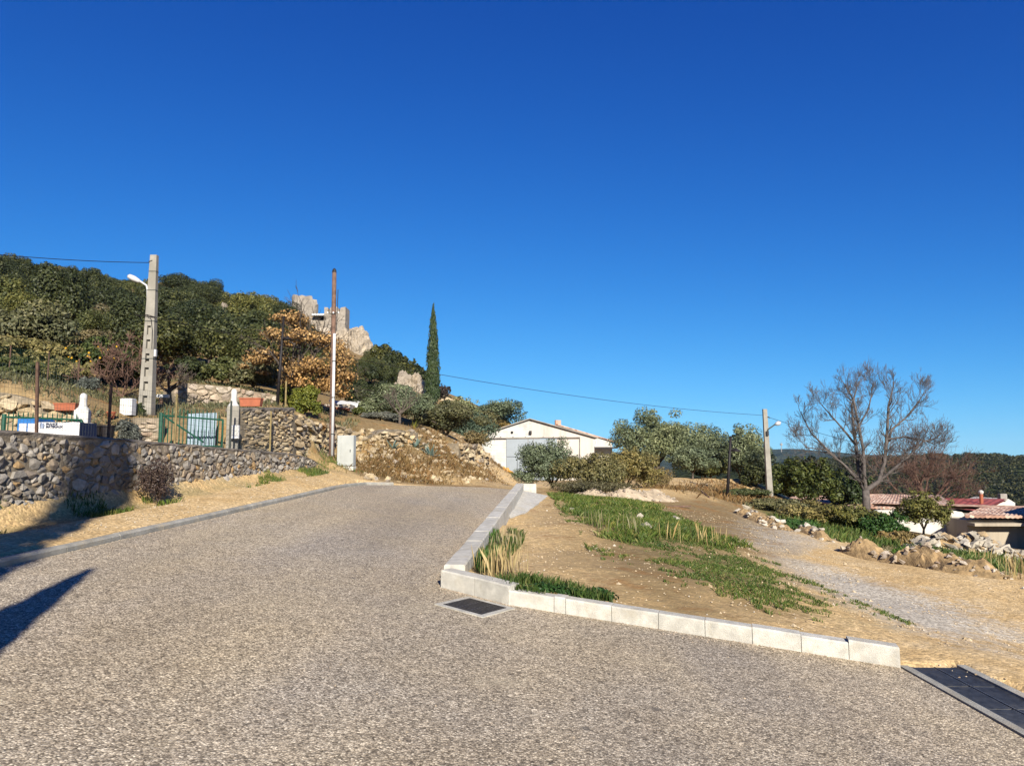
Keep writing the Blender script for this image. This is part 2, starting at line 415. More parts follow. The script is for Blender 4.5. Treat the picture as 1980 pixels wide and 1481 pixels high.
# garden level behind the wall
for px in range(-100, 170, 30): cp(px, 900, 16.35); CP[-1] = (CP[-1][0], CP[-1][1], 2.0)
for px in (240, 262, 285, 312): cp(px, 900, 17.95); CP[-1] = (CP[-1][0], CP[-1][1], 1.98)
for px, D_ in ((180, 16.6), (200, 17.0), (220, 17.4), (335, 17.9), (365, 18.2), (400, 18.0), (430, 17.6), (60, 14.4), (120, 14.5), (200, 15.2), (260, 15.8), (330, 16.4), (400, 16.6)): cp(px, 900, D_); CP[-1] = (CP[-1][0], CP[-1][1], 1.97)
for px, D_, z_ in ((500, 17.6, 1.8), (540, 18.8, 1.75), (575, 20.05, 1.62), (590, 21.1, 1.64), (612, 22.2, 1.66), (640, 23.7, 1.72), (668, 24.3, 1.74), (694, 24.8, 1.78)): cp(px, 900, D_); CP[-1] = (CP[-1][0], CP[-1][1], z_)
for px, D_, py in ((566, 20.7, 803), (592, 22.4, 813), (632, 24.7, 822), (676, 25.8, 832)): cp(px, py, D_)
for x, y, z in ((-11, 8, 2.1), (-10.5, 11, 2.05), (-9.3, 13, 2.0), (-7.6, 15, 1.95), (-8.8, 15, 1.98), (-6.9, 16.5, 1.92), (-7.9, 17.2, 2.0), (-10, 15.6, 2.05), (-12, 14, 2.1)): cw(x, y, z)
# terrace to the right of the gate, behind the dry wall
for x, y, z in ((-7.05, 18.1, 2.9), (-6.8, 19, 3.0), (-6.3, 20.3, 3.0), (-6.0, 21.8, 3.1), (-7.6, 19.8, 2.95)): cw(x, y, z)
cw(-5.35, 20.6, 1.7); cw(-5.2, 21.5, 1.72); cw(-5.25, 22.6, 1.82)
cp(641, 893, 23); cp(670, 905, 22); cp(610, 900, 21.5); cp(700, 915, 23.0)
# left terraces
cp(-60, 745, 17.3); cp(0, 752, 17.3); cp(60, 770, 17.3); cp(150, 792, 17.3); cp(200, 800, 18.6)
cp(0, 725, 20.5); cp(100, 740, 20.5); cp(200, 775, 19.6); cp(247, 797, 19.6); cp(284, 808, 21); cp(330, 790, 22); cp(400, 788, 23)
cp(340, 786, 25.6); cp(440, 786, 26); cp(535, 786, 26.5); cp(568, 793, 27)
cp(345, 745, 26.8); cp(430, 752, 27.2); cp(530, 765, 27.8)
cp(0, 700, 28); cp(120, 705, 28); cp(250, 725, 29); cp(400, 735, 31); cp(520, 750, 32); cp(620, 780, 33)
cp(640, 808, 27); cp(690, 808, 30); cp(640, 812, 24.6); cp(700, 830, 25.5); cp(740, 826, 28)
# bank
cp(700, 908, 23.4); cp(740, 925, 22.6); cp(790, 930, 23.6); cp(830, 938, 25); cp(900, 938, 30); cp(950, 936, 36)
cp(760, 880, 25); cp(820, 885, 27); cp(878, 890, 31); cp(893, 928, 35.1); cp(922, 931, 38.0); cp(945, 932, 43); cp(957, 930, 49); cp(880, 857, 37); cp(906, 859, 40); cp(930, 880, 45.5)
cp(800, 828, 29); cp(850, 838, 31); cp(915, 862, 44)
cp(770, 830, 33); cp(850, 835, 38); cp(920, 850, 48)
# track to the barn, barn yard
cp(960, 934, 40); cp(1000, 930, 48); cp(960, 925, 54); cp(1040, 928, 54); cp(1100, 930, 50); cp(1180, 926, 56); cp(930, 920, 58); cw(0, 70, 1.0)
cp(1000, 940, 30); cp(1040, 944, 27); cp(1100, 950, 27); cp(1180, 948, 28); cp(1260, 945, 29)
# right of the low wall
wd = Vector((FARW.x - CORNER.x, FARW.y - CORNER.y, 0)); wl = wd.length; wd.normalize(); wnr = Vector((wd.y, -wd.x, 0))
for t, dz in ((.6, .1), (2, .03), (4, -.05), (7, -.13), (10, -.16), (13, -.12), (wl - .2, -.08)):
    q = Vector((CORNER.x, CORNER.y, 0)) + wd * t + wnr * .45; cw(q.x, q.y, road_z(q.x, q.y) + dz)
kd = Vector((K3.x - K2.x, K3.y - K2.y, 0)); kl = kd.length; kd.normalize(); knr = Vector((-kd.y, kd.x, 0))
for t in np.linspace(0, kl, 6):
    q = Vector((K2.x, K2.y, 0)) + kd * float(t) + knr * .3; cw(q.x, q.y, road_z(q.x, q.y) + .13 - .12 * (t / kl) ** 2)
for px, py, D in ((1150, 1100, 9.2), (1300, 1130, 8.8), (1450, 1120, 10.0), (1100, 1010, 14.0), (1200, 1010, 15.0), (1300, 1050, 13.2), (1400, 1060, 13.6),
                  (1200, 968, 24), (1300, 972, 26), (1400, 985, 26), (1500, 1060, 15.4), (1450, 1020, 19.5), (1600, 1110, 13.2), (1700, 1160, 11.2),
                  (1850, 1200, 9.9), (1980, 1130, 13.0), (1980, 1250, 9.2), (1900, 1100, 14.6), (1690, 1085, 15.8), (1560, 1030, 19.2)): cp(px, py, D)
cw(4.0, 6.0, -.075); cw(4.1, 6.7, -.06); cw(3.95, 5.2, -.1); cw(4.2, 4, -.15); cw(5, 0, -.35); cw(6, 6.5, -.22); cw(8, 4, -.5)
cp(1150, 965, 25.5); cp(1300, 963, 27); cp(1340, 948, 30); cp(1400, 930, 36); cp(1320, 925, 38); cp(1450, 925, 43); cp(1250, 920, 42); cp(1520, 960, 44); cp(1560, 985, 42); cp(1600, 990, 44); cp(1400, 968, 31); cp(1490, 982, 38); cp(1450, 1000, 27)
cp(1600, 1045, 22); cp(1700, 1060, 21); cp(1540, 1010, 25); cp(1675, 990, 38); cp(1780, 1030, 30); cp(1850, 1075, 22); cp(1980, 1085, 21); cp(1900, 1060, 27); cp(1950, 1105, 17)
for x, y, z in ((20, 36, -2.2), (24, 46, -3.4), (30, 30, -2.4), (34, 20, -2.3), (20, 14, -1.2), (16, 6, -.9), (14, -4, -.9), (30, 60, -5), (45, 90, -8), (80, 160, -14), (60, 40, -5), (12, 60, -1.5), (10, 80, -1.5), (30, 120, -8), (0, 110, 2.5), (140, 300, -22), (60, 300, -15), (300, 300, -28), (300, 100, -20), (100, 50, -9)): cw(x, y, z)
# wooded hill on the left
for px, py, D in ((-300, 560, 60), (0, 605, 60), (150, 615, 60), (300, 635, 60), (420, 655, 60), (520, 690, 58), (600, 735, 55), (700, 770, 52), (760, 782, 50), (836, 775, 58), (900, 790, 62), (1000, 832, 75),
                  (-300, 640, 42), (0, 655, 42), (200, 668, 42), (400, 695, 42), (520, 725, 42), (640, 768, 42),
                  (-300, 490, 110), (0, 530, 108), (150, 556, 108), (350, 570, 112), (450, 596, 112), (560, 625, 112), (640, 655, 112), (700, 690, 114), (770, 722, 112), (820, 748, 110), (900, 790, 112), (960, 815, 115), (1040, 850, 118)): cp(px, py, D)
for px, py, D in ((-300, 560, 160), (0, 580, 160), (350, 620, 165), (560, 650, 165), (700, 720, 165), (900, 815, 165), (1100, 870, 170), (0, 700, 300), (500, 790, 300), (900, 860, 300)): cp(px, py, D)
cw(-200, 60, 30); cw(-200, 150, 60); cw(-60, 5, 4); cw(-30, 5, 2.6); cw(-30, 25, 6); cw(-60, 30, 14); cw(-20, -8, 1.4)
CPA = np.array(CP)
_k = np.unique(np.round(CPA[:, :2], 2), axis=0, return_index=True)[1]; CPA = CPA[np.sort(_k)]
_n = len(CPA)
def _phi(a, b): return np.hypot(a[:, None, 0] - b[None, :, 0], a[:, None, 1] - b[None, :, 1])
_A = np.zeros((_n + 3, _n + 3)); _A[:_n, :_n] = -_phi(CPA, CPA) ; _A[:_n, :_n] += np.eye(_n) * 0.02
_A[:_n, _n] = 1; _A[:_n, _n + 1:] = CPA[:, :2] * .01; _A[_n, :_n] = 1; _A[_n + 1:, :_n] = CPA[:, :2].T * .01
_W = np.linalg.solve(_A, np.concatenate([CPA[:, 2], [0, 0, 0]]))
_pp = lambda px, D_: (at(px, 890, D_).x, D_)
DRIVE = [(wall_x(3) - .3, 3), (wall_x(17.1) - .3, 17.1), _pp(455, 17.1), _pp(425, 17.7), _pp(395, 18.2), _pp(318, 18.25), _pp(245, 18.1), _pp(215, 17.5), _pp(165, 16.8), _pp(60, 16.7), _pp(-120, 16.5), (-26, 12), (-26, 3)]
def Hraw(X, Y):
    X = np.asarray(X, float).ravel(); Y = np.asarray(Y, float).ravel(); out = np.empty(len(X))
    for i in range(0, len(X), 20000):
        q = np.stack([X[i:i + 20000], Y[i:i + 20000]], 1)
        out[i:i + 20000] = -_phi(q, CPA) @ _W[:_n] + _W[_n] + q @ (_W[_n + 1:] * .01)
    dsd = sd_poly(X, Y, DRIVE); out = np.where(dsd < 0, np.minimum(out, 1.98 + np.clip(dsd + .25, 0, 1) * .2), out)   # the level drive behind the wall
    r = np.hypot(X, Y - 20); w = np.clip((r - 260) / 240, 0, 1); w = w * w * (3 - 2 * w)
    return out * (1 - w) + (-30.0) * w
def vnoise(X, Y, s, seed=0):
    return np.array([noise.noise((x * s + seed, y * s, seed * 1.7)) for x, y in zip(X, Y)])
def H(x, y):
    return float(Hraw([x], [y])[0])
def gp(px, py, lo=3.0, hi=120.0):
    r = ray(px, py); t = np.arange(lo, hi, 0.04)
    X = r[0] * t / r[1]; Z = CZ + r[2] * t / r[1]
    h = Hraw(X, t); k = np.argmax(Z < h)
    return Vector((X[k], t[k], h[k]))
def plan(poly): return [(lambda p: (p.x, p.y))(gp(a, b)) for a, b in poly]

# ------------------------------------------------------------------ ground sheet
xs = np.unique(np.round(np.concatenate([-60 - np.geomspace(1, 2500, 26)[::-1], np.arange(-60, -15, 1.5), np.arange(-15, -7.4, .3), np.arange(-7.4, 4.6, .11), np.arange(4.6, 16, .3), np.arange(16, 60, 1.3), 60 + np.geomspace(1, 3500, 28)]), 3))
ys = np.unique(np.round(np.concatenate([-40 - np.geomspace(1, 800, 12)[::-1], np.arange(-40, 3, 1.5), np.arange(3, 4.9, .3), np.arange(4.9, 25, .12), np.arange(25, 40, .3), np.arange(40, 72, 1.0), np.arange(72, 200, 3.5), 200 + np.geomspace(1, 4000, 34)]), 3))
GX, GY = np.meshgrid(xs, ys); gx, gy = GX.ravel(), GY.ravel()
gz = Hraw(gx, gy)
near = (np.abs(gx) < 40) & (gy < 70) & (gy > -5)
nz = np.zeros(len(gx)); nz[near] = .03 * vnoise(gx[near], gy[near], .9, 3) + .012 * vnoise(gx[near], gy[near], 4.0, 5)
far = ~near & (np.abs(gx) < 250) & (gy < 320); nz[far] = .9 * vnoise(gx[far], gy[far], .12, 9)
sdr = sd_poly(gx, gy, ROADP)
gz = gz + nz * np.clip(sdr / .6, 0, 1)
zr = road_z(gx, gy)
inroad = sdr < 0.09
gz = np.where(inroad, np.minimum(zr, 1.6) - .07, gz)
# keep ground below the wall body and the channel
chs = sd_poly(gx, gy, [(K3.x, K3.y), (K3.x + .62, K3.y + .1), (CHN.x + .66, CHN.y - .8), (CHN.x, CHN.y - .8)])
gz = np.where(chs < 0.0, np.minimum(gz, zr - .05), gz)
zone = np.zeros((len(gx), 4)); zone[:, 3] = 1
GREEN = plan([(1060, 957), (1130, 952), (1200, 962), (1290, 987), (1350, 1020), (1440, 1055), (1480, 1085), (1560, 1130), (1640, 1172), (1740, 1213), (1690, 1218), (1560, 1192), (1430, 1160), (1330, 1122), (1240, 1088), (1170, 1045), (1110, 1000)])
PATH = plan([(1280, 976), (1400, 970), (1450, 1000), (1570, 1045), (1540, 1070), (1470, 1066), (1380, 1035), (1310, 1000)])
PATH2 = plan([(1440, 1056), (1580, 1090), (1790, 1150), (1960, 1225), (1860, 1245), (1760, 1212), (1620, 1155), (1500, 1095)])
NEARG = plan([(925, 1075), (990, 1028), (1012, 1040), (975, 1085), (960, 1115), (1100, 1138), (1185, 1165), (1100, 1160), (990, 1146), (925, 1118)])
WALLG = [(wall_x(y) + .02, y) for y in (6, 9, 12, 14, 17, 20.5)] + [(wall_x(y) + (.75 if y < 14 else .45), y) for y in (20.5, 17, 14, 12, 9, 6)]
HEDGE = [(at(px, 900, D_).x, D_) for px, D_ in ((1420, 31), (1500, 27), (1560, 22.5), (1640, 19.5), (1740, 18), (1860, 16.3), (1990, 15.6), (1990, 20), (1800, 25), (1700, 34), (1480, 38))]
def soft(poly, w=.5): return np.clip(.5 - sd_poly(gx, gy, poly) / w * .5, 0, 1)
zone[:, 0] = np.maximum(soft(PATH, .9) * 1.0, soft(PATH2, 1.0) * 1.0)
zone[:, 1] = np.maximum.reduce([soft(GREEN, .9) * .5, soft(NEARG, .25) * .7, soft(WALLG, .35) * .55, soft(HEDGE, .5) * .9])
bank = np.clip((gy - (20.6 + np.clip(gx + 4, 0, 9) * .62)) / 1.2, 0, 1) * (gx < 2.0 + np.clip(gy - 34, 0, 20) * .1)
behind = (gx < wall_x(gy) - .2) & (gy < 22)
zone[:, 2] = np.maximum.reduce([bank * .78, behind * .7, soft([(-25, 15), (-6, 18), (-5, 21.5), (-4.4, 24), (0, 32), (0, 60), (60, 140), (-400, 300), (-400, 15)], 2), soft(plan([(1300, 958), (1400, 962), (1490, 968), (1500, 925), (1400, 915), (1250, 912), (1040, 940), (1150, 962)]), 1.5) * .9, soft([(10, 29), (14, 40), (60, 60), (60, 24), (22, 22)], 3.) * .9, (gx > 18 + 0 * gy) * (gy > 12) * .6])
yard = soft([(-1.5, 25.5), (1.0, 25.5), (6, 54), (-4, 54)], 1.5)
zone[:, 2] = zone[:, 2] * (1 - .6 * yard); zone[:, 0] = np.maximum(zone[:, 0], .3 * yard)
zone[:, 2] = np.where((gy > 120) | (gx > 60), 1.0, zone[:, 2])
nxx, nyy = len(xs), len(ys)
ii = (np.arange(nyy - 1)[:, None] * nxx + np.arange(nxx - 1)[None, :]).ravel()
GF = np.stack([ii, ii + 1, ii + 1 + nxx, ii + nxx], 1)
ground = mesh_obj('ground', np.stack([gx, gy, gz], 1), GF, M_ground, smooth=True); ground['kind'] = 'structure'
ca = ground.data.color_attributes.new('zone', 'FLOAT_COLOR', 'POINT'); ca.data.foreach_set('color', zone.astype(np.float32).ravel())

# ------------------------------------------------------------------ road sheet
rv, rf = [], []
ysr = sorted(set([round(float(v), 3) for v in np.concatenate([np.arange(-9, 4, 1.0), np.arange(4, 24, .25), [CORNER.y, K2.y, K3.y, 20.1, 20.75, 21.35, 21.95, 22.6, FARW.y - .02]]) if v < FARW.y]))
def left_x(y):
    return float(np.interp(y, [p[1] for p in LK] + [23.3, FARW.y], [p[0] for p in LK] + [-.8, FARW.x]))
def right_x(y):
    return float(np.interp(y, [-9, CHN.y, K3.y, K2.y, CORNER.y, FARW.y], [4.6, CHN.x, K3.x, K2.x, CORNER.x, FARW.x]))
NXR = 24
for y in ysr:
    a, b_ = left_x(y) + .01, right_x(y) - .0
    for k in range(NXR + 1):
        x = a + (b_ - a) * k / NXR
        z = road_z(x, y) + .012 * noise.noise((x * .7, y * .5, 0)) * min(1, (x - a) * 2, (b_ - x) * 2)
        rv.append((x, y, z))
for j in range(len(ysr) - 1):
    for k in range(NXR):
        i = j * (NXR + 1) + k; rf.append((i, i + 1, i + NXR + 2, i + NXR + 1))
road = mesh_obj('road', rv, rf, M_road, smooth=True); road['kind'] = 'structure'

# ------------------------------------------------------------------ kerbs
def walk(poly, step):
    P = [Vector((p[0], p[1], 0)) for p in poly]; d = [0]
    for a, b_ in zip(P, P[1:]): d.append(d[-1] + (b_ - a).length)
    def pt(s):
        s = max(0, min(s, d[-1])); k = max(0, min(len(P) - 2, int(np.searchsorted(d, s) - 1)))
        return P[k].lerp(P[k + 1], (s - d[k]) / max(1e-9, d[k + 1] - d[k]))
    return pt, d[-1]
def block_between(name, p, q, w, h, bev, mat, parent, side, gap=.0025, sink=.12, dz=0.0):
    """a block whose road-side bottom edge runs p->q; body on the given side (+1 left of p->q)."""
    d = (q - p); L = math.hypot(d.x, d.y); ux, uy = d.x / L, d.y / L; nx, ny = -uy * side, ux * side
    V = []
    for s in (gap, L - gap):
        base = p + d * (s / L)
        for o_, z in ((0, -sink), (0, h - bev), (bev, h), (w - bev, h), (w, h - bev), (w, -sink)):
            V.append((base.x + nx * o_, base.y + ny * o_, base.z + z + dz))
    n = 6
    Fc = [(i, (i + 1) % n, n + (i + 1) % n, n + i) for i in range(n)] + [tuple(range(n - 1, -1, -1)), tuple(range(n, 2 * n))]
    return mesh_obj(name, V, Fc, mat, parent)
def rp(x, y): return Vector((x, y, road_z(x, y)))
kerb = tag(thing('kerb', 'low grey concrete kerb along the left side of the road', 'kerb', (0, 0, 0)), kind='structure')
LKk = LK[1:-2]
pt, LL = walk(LKk, 1.0)
s = 0.35
while s < LL - .5:
    a, b_ = pt(s), pt(min(s + 1.0, LL))
    block_between('kerb_block', rp(a.x, a.y), rp(b_.x, b_.y), .13, .075, .025, M_kerb, kerb, 1, gap=.005, dz=rnd.uniform(-.004, .004))
    s += 1.0
lw = tag(thing('block_kerb', 'pale concrete block kerb wrapping the corner around the ochre dirt patch', 'kerb'), kind='structure')
ncb = 8; 
def kblock(p, q, w, h, side=1, **k): return block_between('concrete_block', p, q, w, h, .014, M_conc, lw, side, **k)
c0 = Vector(CORNER); 
kblock(c0, K1, .2, .185); kblock(K1, K2, .2, .185, dz=.004)
cuts = [983, 1070, 1092, 1182, 1272, 1363, 1455, 1550, 1642, 1742]
prev = K2
for k, px in enumerate(cuts[1:]):
    t = (px - 983) / (1742 - 983)
    q = None
    for it in np.linspace(0, 1, 400):
        w = K2.lerp(K3, float(it)); u = 990 + F * w.x / (w.y * CT + (w.z - CZ) * ST)
        if u >= px or it == 1: q = w; break
    kblock(prev, q, .18, .15 + .02 * (k == 8), dz=rnd.uniform(-.006, .006)); prev = q
# far low wall
L0 = Vector((CORNER.x, CORNER.y, 0)); s = .22; 
while s < wl - .3:
    e = min(s + 1.0, wl)
    a = L0 + wd * s; b_ = L0 + wd * e
    if e > wl - .3: b_ = L0 + wd * wl
    block_between('concrete_block', rp(a.x, a.y), rp(b_.x, b_.y), .24, .2 + .02 * noise.noise((s, 0, 0)), .016, M_conc, lw, -1, sink=.45, gap=.004)
    s += 1.0
e0 = rp(FARW.x, FARW.y); e1 = Vector((FARW.x + .5, FARW.y + .34, e0.z - .02))
block_between('concrete_block', e0, e1, .24, .2, .016, M_conc, lw, -1, sink=.45)
# concrete footing beside the wall
fv, ff = [], []
for k, t in enumerate(np.linspace(8.0, wl - .1, 24)):
    q0 = L0 + wd * float(t) + wnr * .22; wdt = .03 + .75 * ((t - 8.0) / (wl - 8)) ** .8 + .04 * noise.noise((t * 2, 3, 0)); q1 = q0 + wnr * wdt
    z0 = H(q0.x + .1, q0.y) + .1; z1 = H(q1.x, q1.y) + .025
    fv += [(q0.x, q0.y, z0), (q1.x, q1.y, z1), (q1.x, q1.y, z1 - .2)]
    if k: b0 = 3 * k; ff += [(b0 - 3, b0 - 2, b0 + 1, b0), (b0 - 2, b0 - 1, b0 + 2, b0 + 1)]
mesh_obj('concrete_footing', fv, ff, M_conc, lw)

# square gully grate beside the corner
gl, gt, gr_, gb = on_road(857, 1170), on_road(906, 1158.5), on_road(981, 1177), on_road(930, 1190.5)
gc = (gl + gt + gr_ + gb) / 4; ex = ((gr_ - gt) + (gb - gl)) / 2; ey = ((gl - gt) + (gb - gr_)) / 2
gt_th = thing('drain_grate', 'square dark iron drain grate in a pale concrete surround beside the kerb corner', 'drain grate', gc)
def gpnt(a, b_, dz): v = ex * a + ey * b_; return (v.x, v.y, v.z + dz)
m = MB()
for (a0, b0, a1, b1) in ((-.62, -.64, .62, -.5), (-.62, .5, .62, .64), (-.62, -.5, -.5, .5), (.5, -.5, .62, .5)):
    m.add([gpnt(a0, b0, .012), gpnt(a1, b0, .012), gpnt(a1, b1, .012), gpnt(a0, b1, .012), gpnt(a0, b0, -.1), gpnt(a1, b0, -.1), gpnt(a1, b1, -.1), gpnt(a0, b1, -.1)],
          [(3, 2, 1, 0), (0, 1, 5, 4), (1, 2, 6, 5), (2, 3, 7, 6), (3, 0, 4, 7)])
m.build('concrete_frame', M_conc, gt_th)
m = MB(); m.add([gpnt(-.5, -.5, .0055), gpnt(.5, -.5, .0055), gpnt(.5, .5, .0055), gpnt(-.5, .5, .0055)], [(0, 1, 2, 3)]); m.build('pit_shade_sheet', M_hole_shade, gt_th)  # flat black sheet painted as the shaded hole; no depth below the bars
def gbar(a0, b0, a1, b1, mat=M_iron):
    m = MB(); z0, z1 = .0075, .0135 if abs(a1 - a0) > abs(b1 - b0) else .0125
    m.add([gpnt(a0, b0, z1), gpnt(a1, b0, z1), gpnt(a1, b1, z1), gpnt(a0, b1, z1), gpnt(a0, b0, z0), gpnt(a1, b0, z0), gpnt(a1, b1, z0), gpnt(a0, b1, z0)], [(3, 2, 1, 0), (0, 1, 5, 4), (1, 2, 6, 5), (2, 3, 7, 6), (3, 0, 4, 7)])
    return m.build('grate_bar', mat, gt_th)
for k in range(11):
    b0 = -.49 + k * .098 - .018; gbar(-.49, b0, .49, b0 + .036)
for a0 in (-.495, -.17, .14, .465): gbar(a0, -.49, a0 + .03, .49)

# drainage channel with grating on the right
ch = thing('channel_drain', 'dark metal channel grating with concrete edges at the end of the block kerb', 'drain grate')
A0 = Vector((K3.x + .03, K3.y + .03, 0)); A1 = Vector((CHN.x + .03, CHN.y, 0)); A1 = A0 + (A1 - A0) * 1.6
cd = (A1 - A0).normalized(); cn = Vector((-cd.y, cd.x, 0)); cn = cn if cn.x > 0 else -cn
def cpt(s, o_, dz): q = A0 + cd * s + cn * o_; return (q.x, q.y, road_z(A0.x, q.y) * 1.0 - .02 * o_ + dz)
Lc = (A1 - A0).length
def cstrip(name, s0, s1, o0, o1, z0, z1, mat, parent=ch):
    m = MB(); m.add([cpt(s0, o0, z1), cpt(s1, o0, z1), cpt(s1, o1, z1), cpt(s0, o1, z1), cpt(s0, o0, z0), cpt(s1, o0, z0), cpt(s1, o1, z0), cpt(s0, o1, z0)],
                    [(3, 2, 1, 0), (0, 1, 5, 4), (1, 2, 6, 5), (2, 3, 7, 6), (3, 0, 4, 7)])
    return m.build(name, mat, parent)
cstrip('concrete_edge', -.02, Lc, -.02, .055, -.15, .012, M_kerb); cstrip('concrete_edge', -.02, Lc, .5, .58, -.15, .02, M_kerb)
cstrip('channel_bed', -.02, Lc, .056, .499, -.1, -.03, M_hole_shade)
k = 0; s = 0.0
while s < Lc - .1:
    for o0, o1 in ((.062, .272), (.282, .494)):
        p = cstrip('grating_panel', s, min(s + .5, Lc) - .006, o0, o0 + .012, -.02, .006, M_dgrate)
        m = MB()
        for (oo, w_) in ((o1 - .012, .012),):
            pass
        nb = 22
        for j in range(nb):
            ss = s + .012 + j * .0222
            m.add([cpt(ss, o0 + .012, .004), cpt(ss + .013, o0 + .012, .004), cpt(ss + .013, o1, .004), cpt(ss, o1, .004)], [(3, 2, 1, 0)])
            m.add([cpt(ss, o0 + .012, -.02), cpt(ss, o0 + .012, .004), cpt(ss, o1, .004), cpt(ss, o1, -.02)], [(0, 1, 2, 3)])
        o_ = m.build('grating_slats', M_dgrate, p); o_['kind'] = 'stuff'
    s += .5

# ------------------------------------------------------------------ stone walls
def clip_half(poly, nx, ny, c):
    out = []; n = len(poly)
    for i in range(n):
        x0, y0 = poly[i]; x1, y1 = poly[(i + 1) % n]
        d0 = nx * x0 + ny * y0 - c; d1 = nx * x1 + ny * y1 - c
        if d0 <= 0: out.append((x0, y0))
        if (d0 < 0) != (d1 < 0) and d0 != d1:
            t = d0 / (d0 - d1); out.append((x0 + (x1 - x0) * t, y0 + (y1 - y0) * t))
    return out
def scatter_pts(W, Hh, sizes, rg):
    P = np.zeros((0, 2)); Rr = np.zeros(0)
    for r, tries in sizes:
        for _ in range(tries):
            q = np.array([rg.uniform(0, W), rg.uniform(0, Hh)])
            if len(P) == 0 or np.all(np.hypot(*(P - q).T) > (Rr + r) * .93):
                P = np.vstack([P, q]); Rr = np.append(Rr, r)
    return P, Rr
def cells(W, Hh, sizes, rg):
    P, Rr = scatter_pts(W, Hh, sizes, rg); out = []
    for i in range(len(P)):
        d = np.hypot(*(P - P[i]).T); nb = np.argsort(d)[1:22]
        poly = [(P[i][0] - .6, P[i][1] - .6), (P[i][0] + .6, P[i][1] - .6), (P[i][0] + .6, P[i][1] + .6), (P[i][0] - .6, P[i][1] + .6)]
        for j in nb:
            dx, dy = 2 * (P[j] - P[i]); c = P[j] @ P[j] - P[i] @ P[i] - Rr[j] ** 2 + Rr[i] ** 2
            poly = clip_half(poly, dx, dy, c)
            if len(poly) < 3: break
        if len(poly) >= 3: out.append(poly)
    return out
def stone_wall(parent, path, zb, zt, sizes, aspect, proud, mat, backmat, thick=.35, joint=.012, maxparts=300, seed=1, cap=None, rough=.25, capmat=None, capover=.03, nmax=9):
    rg = np.random.default_rng(seed)
    P = [Vector((p[0], p[1], 0)) for p in path]; d = [0]
    for a, b_ in zip(P, P[1:]): d.append(d[-1] + (b_ - a).length)
    L = d[-1]
    zbf = lambda s: float(np.interp(s, d, zb)); ztf = lambda s: float(np.interp(s, d, zt))
    def pt(s):
        k = max(0, min(len(P) - 2, int(np.searchsorted(d, s) - 1))); return P[k].lerp(P[k + 1], (s - d[k]) / max(1e-9, d[k + 1] - d[k]))
    def nrm(s):
        k = max(0, min(len(P) - 2, int(np.searchsorted(d, s) - 1))); e = (P[k + 1] - P[k]).normalized(); return Vector((e.y, -e.x, 0))
    Z0 = min(zb) - .1; Hh = (max(zt) - Z0)
    polys = cells(L, Hh * aspect, sizes, rg)
    stones = []
    for poly in polys:
        poly = [(x, y / aspect + Z0) for x, y in poly]
        cx = sum(p[0] for p in poly) / len(poly); cz = sum(p[1] for p in poly) / len(poly)
        if cx < 0 or cx > L or cz < zbf(cx) - .06 or cz > ztf(cx) - .01: continue
        poly = [(min(max(x, -.02), L + .02), min(z, ztf(min(max(x, 0), L)) + .02)) for x, z in poly]
        # drop near-duplicate corners
        pp = []
        for q in poly:
            if not pp or math.hypot(q[0] - pp[-1][0], q[1] - pp[-1][1]) > .018: pp.append(q)
        if len(pp) < 3: continue
        if len(pp) > nmax: pp = pp[:nmax]
        # cut the corners once
        qq = []
        for i in range(len(pp)):
            a, b_ = pp[i], pp[(i + 1) % len(pp)]; k = .22 + .12 * rg.random()
            qq += [(a[0] + (b_[0] - a[0]) * k, a[1] + (b_[1] - a[1]) * k)] if len(pp) > 5 else [(a[0] + (b_[0] - a[0]) * .2, a[1] + (b_[1] - a[1]) * .2), (a[0] + (b_[0] - a[0]) * .8, a[1] + (b_[1] - a[1]) * .8)]
        n = len(qq); cx = sum(p[0] for p in qq) / n; cz = sum(p[1] for p in qq) / n
        ar = abs(sum(qq[i][0] * qq[(i + 1) % n][1] - qq[(i + 1) % n][0] * qq[i][1] for i in range(n))) / 2
        if ar < .0008: continue
        sz = math.sqrt(ar); pr = proud * (.5 + .9 * rg.random()) * min(1.3, .5 + sz * 4)
        tx, tz = rg.normal(0, .22), rg.normal(0, .22)
        V = []
        for sc, dep in ((1.0, -.05), (.985, .65), (.9, 1.0)):
            for x, z in qq:
                dx, dz = x - cx, z - cz; ln = math.hypot(dx, dz) + 1e-6
                k = max(.3, 1 - joint / ln) * sc
                jx, jz = (rg.normal(0, rough * .1 * sz), rg.normal(0, rough * .1 * sz)) if dep > 0 else (0, 0)
                s_ = cx + dx * k + jx; zz = cz + dz * k + jz
                o_ = pr * dep + (tx * dx + tz * dz) * max(0, dep) + rg.normal(0, rough * .12) * sz * max(0, dep)
                q = pt(min(max(s_, 0), L)); nn = nrm(s_); V.append((q.x + nn.x * (o_ - .02), q.y + nn.y * (o_ - .02), zz))
        q = pt(cx); nn = nrm(cx); o_ = pr * 1.04; V.append((q.x + nn.x * o_, q.y + nn.y * o_, cz))
        Fc = [(r * n + i, r * n + (i + 1) % n, (r + 1) * n + (i + 1) % n, (r + 1) * n + i) for r in range(2) for i in range(n)] + [(2 * n + i, 2 * n + (i + 1) % n, 3 * n) for i in range(n)]
        stones.append((ar / max(1.0, pt(cx).y) ** 2, V, Fc))
    stones.sort(key=lambda t: -t[0])
    for ar, V, Fc in stones[:maxparts]: mesh_obj('stone', V, Fc, mat, parent)
    if len(stones) > maxparts:
        m = MB()
        for ar, V, Fc in stones[maxparts:]: m.add(V, Fc)
        m.build('small_stone_fill', mat, parent)['kind'] = 'stuff'
    # backing
    N = max(3, int(L / .25)); V = []; Fc = []
